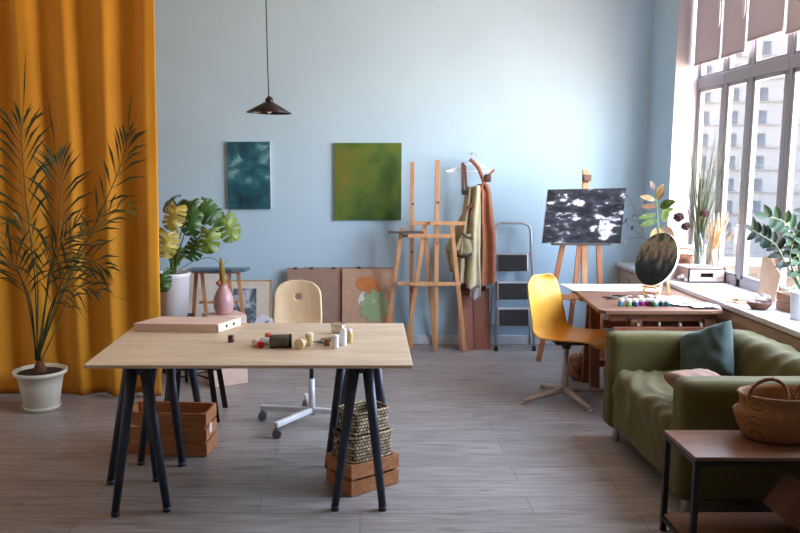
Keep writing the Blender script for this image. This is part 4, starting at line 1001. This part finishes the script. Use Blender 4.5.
# dark dried blooms
m_bloom = plain('dark_plum_bloom', (70, 44, 44), .95, var=.4, scale=40, bmp=1)
vb = V((2.43, 5.985, SZ))
vb = V((2.40, 6.13, SZ))
t = thing('vase', 'small pink vase on the sill holding dark plum dried blooms', 'vase', vb)
vb = V((2.36, 6.0, SZ)); t.location = vb
obj('body', MB().lathe([(0, 0), (.035, 0), (.045, .06), (.03, .13), (.022, .17), (.027, .175), (.02, .17), (0, .15)], vb, 24), plain('blush_ceramic', (214, 178, 174), .4), t)
for (px, py, Y, r, lab) in ((679, 217, 6.0, .042, 'left'), (686, 226, 5.96, .036, 'middle, lowest'), (705, 213, 5.66, .034, 'right')):
    p = P(px, py, Y)
    t = thing('dried_bloom', lab+' of the three dark plum dried blooms beside the green grass', 'dried flower', p, 'dark dried blooms on the sill')
    obj('head', MB().soft(p, (r*1.7, r*1.7, r*1.5), r*.7, 8, lambda q, r=r: r*.35*sn(q.x*60, q.y*60, q.z*60)), m_bloom, t)
    obj('stem', MB().tube([vb+V((0, 0, .15)), vb.lerp(p, .6)+V((0, 0, .04)), p], .002, 5), plain('dry_stem', (110, 88, 60), .8), t)
# cotton clump
t = tag(obj('cotton_sprigs', MB(), m_white), 'x', 'x') if False else None
mb = MB(); r_ = random.Random(8); cc = on(688, 281, SZ)
for k in range(16):
    mb.soft(cc+V((r_.uniform(-.065, .055), r_.uniform(-.06, .06), r_.uniform(.014, .042))), (.032, .03, .028), .012, 3)
tag(obj('cotton_sprigs', mb, plain('cotton_white', (226, 226, 226), .9)), 'small heap of white cotton flowers in front of the pale storage box', 'dried flowers')
# rubber plant
rp = V((2.33, 5.80, SZ)); rp = V((2.35, 5.82, SZ))
t = thing('rubber_plant', 'variegated rubber plant with green, cream and brown leaves behind the round painting', 'plant', rp)
obj('pot', MB().lathe([(0, 0), (.05, 0), (.066, .13), (.07, .13), (.07, .145), (.06, .14), (0, .12)], rp-V((.03, 0, 0)), 28), plain('blush_pot', (206, 176, 164), .5), t)
def leafel(mb, p, d, L, W_, nrm, droop=.15, fold=.18):
    d = V(d).normalized(); nrm = V(nrm); nrm = (nrm-d*nrm.dot(d)).normalized(); s_ = nrm.cross(d)
    def f(u, v):
        w_ = W_*.5*math.sin(PI*min(1, u*.97+.015))**.75*(1-.25*u); x = (v-.5)*2
        return V(p)+d*L*u+s_*w_*x+nrm*(fold*w_*abs(x)-droop*L*u*u)
    mb.grid(f, 9, 6)
m_rg = plain('rubber_leaf_green', (62, 80, 30), .55, var=.4, scale=26, trans=.04, spec=.25); m_rb = plain('rubber_leaf_bronze', (84, 58, 36), .55, var=.3, scale=20, trans=.03, spec=.25)
m_rc = plain('rubber_leaf_cream', (122, 104, 66), .55, var=.4, scale=20, trans=.04, spec=.25); m_rk = plain('rubber_leaf_dark', (70, 46, 46), .35, var=.3, trans=.1)
st0 = rp+V((-.03, 0, .12)); s1 = P(658, 226, 5.80); s2 = P(656, 190, 5.80)
obj('stem', MB().tube([st0, s1, s2], [.007, .005, .003], 8), m_stem, t)
for (px, py, dx, dz, L, W_, mt_) in [(660, 207, .1, .1, .16, .09, m_rg), (664, 222, .0, 1, .155, .085, m_rg), (657, 220, -.85, -.25, .17, .06, m_rg), (656, 215, -.9, -.1, .16, .055, m_rg), (657, 206, -.9, .0, .15, .055, m_rb), (655, 200, -.85, .25, .14, .06, m_rc),
                                   (658, 200, .2, .9, .12, .06, m_rb), (660, 204, .85, .15, .12, .045, m_rg), (657, 196, .35, .9, .11, .06, m_rc), (654, 190, -.3, .6, .09, .05, m_rk), (660, 228, .3, -.9, .12, .06, m_rc), (664, 226, .6, -.6, .12, .06, m_rb), (656, 228, -.4, -.9, .11, .06, m_rc), (661, 212, .9, .3, .11, .05, m_rg)]:
    mb = MB(); leafel(mb, P(px, py, 5.80), (dx, -.25, dz), L*.88, W_*.88, (.15*(-1 if dx > 0 else 1), -1, .35)); obj('leaf', mb, mt_, t)
# dark dried twig behind painting
t = thing('dried_branch', 'thin dark dried branch reaching left behind the round painting', 'branch', (2.30, 6.1, SZ))
m_tw = plain('dark_twig', (46, 44, 40), .8)
pp = [P(652, 262, 6.1), P(646, 240, 6.1), P(638, 218, 6.08), P(628, 196, 6.05)]
mb = MB().tube([V((2.31, 6.1, SZ+.16))]+pp, [.004, .0035, .003, .0025, .0015], 6)
for (a1, b1) in (((646, 240), (624, 222)), ((640, 224), (626, 218)), ((640, 222), (650, 205)), ((634, 208), (622, 206)), ((645, 236), (626, 240))): mb.tube([P(*a1, 6.1), P(*b1, 6.07)], [.0025, .001], 5)
obj('twigs', mb, m_tw, t)
mb = MB()
for (px, py) in ((624, 222), (627, 218), (622, 206), (626, 240), (628, 196), (636, 214), (631, 230)): leafel(mb, P(px, py, 6.07), (rnd.uniform(-1, .3), -.2, rnd.uniform(-.6, .6)), .045, .02, (0, -1, .3))
obj('leaves', mb, m_tw, t)
t = thing('vase', 'dark narrow vase hidden behind the round painting holding the dried branch', 'vase', (2.31, 6.1, SZ))
obj('body', MB().lathe([(0, 0), (.03, 0), (.035, .08), (.018, .17), (.014, .17), (.03, .08), (0, .01)], (2.31, 6.1, SZ), 20), m_black, t)

# ------------------------------------------------------------------ near part of the sill
t = thing('drawing_board', 'tall beige board with a slanted edge leaning against the window', 'board', (2.6, 5.1, SZ))
c4 = [V((2.50, 5.13, SZ)), V((2.60, 4.93, SZ)), V((2.665, 4.98, SZ+.15)), V((2.662, 5.05, SZ+.245)), V((2.648, 5.09, SZ+.235))]
c4 = [on(758, 295, SZ), V((2.60, 4.80, SZ)), V((2.655, 4.85, SZ+.17)), V((2.66, 5.02, SZ+.27)), V((2.652, 5.08, SZ+.25))]
b = MB(); n4 = (c4[1]-c4[0]).cross(c4[3]-c4[0]).normalized()*.005
if n4.x < 0: n4 = -n4
fv = [b.b.verts.new(p) for p in c4]; bv = [b.b.verts.new(p-n4) for p in c4]
b.b.faces.new(fv); b.b.faces.new(bv[::-1])
for k in range(5): b.b.faces.new((fv[k], bv[k], bv[(k+1) % 5], fv[(k+1) % 5]))
obj('panel', b, plain('beige_board', (192, 164, 140), .7), t)
m_cb = wood('cutting_board_wood', (190, 150, 112), (214, 176, 136), 0)
for k, (o1, lab) in enumerate([((0, 0), 'lower'), ((.02, .02), 'upper')]):
    c0 = on(750, 303.5, SZ)+V((o1[0], o1[1]+.02, k*.013))
    b = MB().box(c0+V((0, 0, .006)), (.17, .09, .012), Rz(-.15), bev=.003).box(c0+V((-.10, .015, .006)), (.06, .025, .012), Rz(-.15), bev=.003)
    tag(obj('cutting_board', b, m_cb), lab+' of two small wooden boards stacked beside the dark bowl on the sill', 'board', 'small boards stacked on the sill')
bc = on(765, 311, SZ)+V((.0, .07, 0))
t = thing('bowl', 'dark brown wooden bowl on the near window sill with crumpled foil in it', 'bowl', bc)
obj('body', MB().lathe([(0, 0), (.04, 0), (.062, .02), (.074, .045), (.07, .046), (.056, .022), (0, .008)], bc, 32), wood('dark_bowl_wood', (84, 48, 34), (120, 74, 54), 0), t)
t = thing('crumpled_foil', 'clear crumpled cellophane sitting in the dark brown bowl', 'cellophane', bc+V((0, 0, .03)))
obj('wrap', MB().soft(bc+V((.01, 0, .055)), (.09, .09, .07), .03, 9, lambda q: .014*sn(q.x*50, q.y*50, q.z*50)), glassy('cellophane', (225, 225, 225), .14), t)
c0 = V((2.585, 4.52, SZ))
t = thing('wooden_crate', 'small brown wooden crate on the near sill behind the zz plant pot', 'crate', c0)
b = MB()
for z in (.025, .08): 
    b.box(c0+V((0, -.09, z)), (.16, .008, .045)).box(c0+V((0, .09, z)), (.16, .008, .045)).box(c0+V((-.08, 0, z)), (.008, .18, .045)).box(c0+V((.08, 0, z)), (.008, .18, .045))
for sx_ in (-1, 1):
    for sy_ in (-1, 1): b.box(c0+V((sx_*.07, sy_*.08, .052)), (.012, .012, .10))
b.box(c0+V((0, 0, .004)), (.16, .18, .006))
obj('slats', b, wood('sill_crate_wood', (140, 100, 72), (172, 128, 96), 0), t)
sp_ = c0+V((-.02, 0, .008))
t = thing('herb_plant', 'little bushy green plant growing in the small crate on the sill', 'plant', sp_)
obj('pot', MB().lathe([(0, 0), (.04, 0), (.05, .08), (.045, .08), (0, .07)], sp_, 20), plain('terracotta', (150, 92, 68), .8), t)
mb = MB(); r_ = random.Random(5)
for k in range(60):
    a = r_.uniform(0, 2*PI); rr = r_.uniform(0, .05); leafel(mb, sp_+V((rr*math.cos(a), rr*math.sin(a), r_.uniform(.075, .13))), (math.cos(a), math.sin(a), r_.uniform(-.2, .8)), .035, .018, (0, 0, 1))
obj('foliage', mb, plain('herb_green', (82, 128, 52), .5, var=.2, trans=.2), t)
zp = V((2.475, 4.27, SZ))
t = thing('zz_plant', 'zz plant with dark glossy leaflets in a ribbed white pot on the sill', 'plant', zp)
def ribpot(u, v):
    a = 2*PI*v; r = (.062+.012*u)*(1+.018*math.cos(30*a)); return zp+V((r*math.cos(a), r*math.sin(a), .155*u))
b = MB().grid(ribpot, 6, 180, closev=True); b.lathe([(0, .002), (.061, .002)], zp, 30); b.lathe([(.074, .155), (.068, .155), (.066, .13), (0, .13)], zp, 30)
obj('pot', b, plain('ribbed_white_ceramic', (206, 208, 208), .5), t)
obj('soil', MB().lathe([(.067, .132), (0, .138)], zp, 20), m_soil, t)
m_zz = plain('zz_dark_green', (20, 38, 22), .5, var=.2, scale=10, spec=.22); m_zz2 = plain('zz_light_green', (38, 66, 34), .5, var=.2, scale=10, spec=.25)
def zz(pts, n_, L, mat, seed):
    cps = [zp+V((0, 0, .13))]+[P(x, y, Y) for x, y, Y in pts]
    mb = MB(); mb.tube([cr_(cps, u/20) for u in range(21)], [.007-.0002*u for u in range(21)], 7)
    sg = obj('stem', mb, plain('zz_stem', (78, 104, 56), .4), t); r_ = random.Random(seed); mb = MB()
    for k in range(n_):
        u = .3+.7*k/(n_-1); p = cr_(cps, min(.999, u)); tg = (cr_(cps, min(.999, u+.01))-cr_(cps, u-.03)).normalized()
        sd = tg.cross(V((0, -1, .3))).normalized()*(1 if k % 2 else -1)
        if k == n_-1: sd = tg
        leafel(mb, p, sd+tg*.55+V((0, r_.uniform(-.3, .2), 0)), L*r_.uniform(.85, 1.1)*(1-.2*u), L*.45, (r_.uniform(-.3, .1), -1, .45), .08, .25)
    obj('leaflets', mb, mat, sg)
zz([(788, 268, 4.2), (776, 246, 4.15), (764, 237, 4.12), (752, 230, 4.1)], 15, .085, m_zz, 1)
zz([(798, 262, 4.25), (794, 236, 4.2), (784, 222, 4.15), (768, 217, 4.12)], 13, .095, m_zz2, 2)
zz([(803, 260, 4.28), (808, 230, 4.28), (806, 205, 4.25)], 13, .085, m_zz, 3)
zz([(795, 275, 4.2), (790, 258, 4.12), (792, 244, 4.05), (798, 230, 4.0)], 12, .075, m_zz, 4)
zz([(808, 265, 4.3), (822, 240, 4.3), (838, 222, 4.3)], 13, .09, m_zz, 5)
zz([(800, 270, 4.15), (800, 250, 4.05), (806, 238, 4.0)], 9, .08, m_zz2, 6)

# ------------------------------------------------------------------ sofa
def sofa_mat():
    m, nt, b = _base('olive_sofa_cover'); vec = coords(nt)
    f = noi(nt, vec, 160, 2); nt.links.new(ramp(nt, f, [(.3, (82, 76, 40)), (.7, (96, 90, 50))]), b.inputs['Base Color'])
    b.inputs['Roughness'].default_value = .85; b.inputs['Sheen Weight'].default_value = .08; b.inputs['Specular IOR Level'].default_value = .25
    bump(nt, b, f, .15, .002); return m
m_sofa = sofa_mat()
X0, X1, Y0, Y1 = 1.445, 2.27, 3.36, 4.49
t = thing('sofa', 'olive green fabric two seat sofa standing with its back to the window sill', 'sofa', ((X0+X1)/2, (Y0+Y1)/2, 0))
yc = (Y0+Y1)/2; AW = .145
def wr_arm(s_): return lambda p: .006*sn(p.x*3, p.y*3, p.z*4+s_)+.011*(1-abs(math.sin(p.x*7-p.z*16+2*sn(p.x*3, 0, s_))))*max(0, 1-abs(p.z-.02)*4)
obj('armrest', MB().soft((1.84, Y1-AW/2, .36), (.80, AW, .56), .04, 22, wr_arm(1)), m_sofa, t)
obj('armrest', MB().soft((1.84, Y0+AW/2, .36), (.80, AW, .56), .04, 22, wr_arm(4)), m_sofa, t)
def wr_seat(p):
    if p.z < -.04: k = .45
    else: k = 1
    d = math.hypot(p.x-.45, p.y-.1)
    w1 = 56*d+12*sn(p.x*2.5, p.y*2.5, p.z*2.5)
    return k*(.010*(1-abs(math.sin(w1*.5)))*(.6+.8*sn(p.x*2.2, p.y*2.2, 5))*2+.010*sn(p.x*4, p.y*4, p.z*3)+.006*sn(p.x*11, p.y*11, p.z*9))
obj('seat', MB().soft((1.78, yc, .265), (.665, Y1-Y0-2*AW+.01, .34), .055, 40, wr_seat), m_sofa, t)
def wr_back(p):
    return .014*(1-abs(math.sin(20*p.y+14*p.z+3*sn(p.y*3, p.z*3, 2))))*(.6+.5*sn(p.y*2, p.z*3, 7))+.01*sn(p.y*5, p.z*5, 3)
obj('backrest', MB().soft((2.13, yc, .40), (.22, Y1-Y0-2*AW+.02, .56), .075, 34, wr_back, Ry(.10)), m_sofa, t)
obj('base_frame', MB().box((1.86, yc, .12), (.78, Y1-Y0-.04, .04)), m_black, t)
for (x, y) in ((1.50, Y1-.10), (1.50, Y0+.05), (2.2, Y1-.1), (2.2, Y0+.05)):
    obj('leg', MB().cyl((x, y, 0), (x, y, .12), .02, .022), m_alu, t)
def pillow(mb, c, w_, h_, th, R, seed=0, n_=26):
    def f(sg):
        def g(u, v):
            x, y = (u-.5)*2, (v-.5)*2
            e = max(0, (1-x**4)*(1-y**4))**.42
            kx = 1-.07*(1-y*y)*abs(x)**3; ky = 1-.07*(1-x*x)*abs(y)**3
            z = sg*th/2*e+.006*sn(x*2.5, y*2.5, seed)*e+.004*math.sin(9*x+6*y+4*sn(x, y, seed))*e
            return V(c)+R @ V((x*w_/2*kx, y*h_/2*ky, z))
        return g
    mb.grid(f(1), n_, n_); mb.grid(f(-1), n_, n_); bmesh.ops.remove_doubles(mb.b, verts=mb.b.verts[:], dist=.0005); return mb
m_tealc = plain('teal_cushion_fabric', (38, 58, 52), .85, var=.12, scale=10, sheen=.15)
m_pinkc = plain('dusty_pink_cushion_fabric', (132, 100, 80), .85, var=.1, scale=10)
nn_ = V((-.86, -.30, .42)).normalized(); uu_ = (V((0, 0, 1))-nn_*nn_.z).normalized(); R = M((uu_.cross(nn_), uu_, nn_)).transposed().to_4x4() @ Rz(.5)
t = thing('cushion', 'dark teal cushion leaning in the far back corner of the olive sofa', 'cushion', (1.93, 4.17, .44), 'cushions on the olive sofa')
cA = V((1.90, 4.17, .565))
obj('cover', pillow(MB(), cA, .33, .33, .12, R, 2), m_tealc, t)
t = thing('cushion', 'dusty pink cushion lying against the near armrest of the olive sofa', 'cushion', (1.66, 3.7, .44), 'cushions on the olive sofa')
obj('cover', pillow(MB(), (1.70, 3.66, .505), .34, .34, .11, Rz(.5) @ Rx(.38) @ Ry(.1), 5), m_pinkc, t)

# ------------------------------------------------------------------ side table
m_side = wood('side_table_wood', (104, 72, 50), (132, 94, 66), 0, 5, .5)
sz = .455; xa, xb, ya, yb = 1.325, 2.25, 2.95, 3.27
t = thing('side_table', 'low side table with a brown wood top and black metal frame beside the sofa', 'table', ((xa+xb)/2, (ya+yb)/2, 0))
obj('table_top', MB().box(((xa+xb)/2, (ya+yb)/2, sz-.008), (xb-xa, yb-ya, .016), bev=.002), m_side, t)
obj('shelf', MB().box(((xa+xb)/2, (ya+yb)/2, .075), (xb-xa-.02, yb-ya-.02, .014)), m_side, t)
for x in (xa+.0125, xb-.0125):
    for y in (ya+.0125, yb-.0125): obj('leg', MB().box((x, y, (sz-.016)/2), (.022, .022, sz-.016)), m_black, t)
b = MB()
for z in (sz-.028, .062):
    for y in (ya+.0125, yb-.0125): b.box(((xa+xb)/2, y, z), (xb-xa-.04, .02, .02))
    for x in (xa+.0125, xb-.0125): b.box((x, (ya+yb)/2, z), (.02, yb-ya-.04, .02))
obj('rail', b, m_black, t)
t = thing('cardboard_box', 'brown cardboard carton tilted on the shelf of the side table', 'box', (1.8, 3.05, .082))
kc = V((1.80, 3.0, .082))
R = Ry(.62)
cv = kc+V((0, .04, .135))
obj('carton', MB().box(cv, (.16, .14, .16), R), plain('dull_cardboard', (118, 80, 58), .8), t)
obj('flap', MB().box(cv+R @ V((-.03, -.06, .085)), (.10, .12, .004), R @ Ry(.3)), plain('dull_cardboard', (118, 80, 58), .8), t)
# belly basket
m_bb = weave('seagrass_belly', (188, 132, 80), (164, 112, 66), .010, .0065, .55)
bc = V((1.768, 3.165, sz))
t = thing('belly_basket', 'round seagrass belly basket with two twisted handles on the side table', 'basket', bc)
obj('body', MB().lathe([(0, .003), (.12, .002), (.145, .012), (.172, .06), (.188, .105), (.193, .122), (.172, .135), (.164, .16), (.172, .185), (.178, .20), (.170, .203), (.164, .185), (.158, .15), (.180, .12), (.16, .05), (.13, .012), (0, .010)], bc, 64, sx=1, sy=.70), m_bb, t)
m_bh = plain('twisted_handle', (122, 78, 50), .8, var=.3, scale=60)
for sgn in (-1, 1):
    def hp(u, ph=0):
        a = PI*u; x = sgn*(.095+.08*math.cos(a)); return bc+V((x, -.07-.01*math.sin(a), .195+.085*math.sin(a)))+V((.004*math.cos(u*60+ph), 0, .004*math.sin(u*60+ph)))
    hd = MB()
    for ph in (0, PI): hd.tube([hp(k/70, ph) for k in range(71)], .0055, 6)
    obj('handle', hd, m_bh, t)
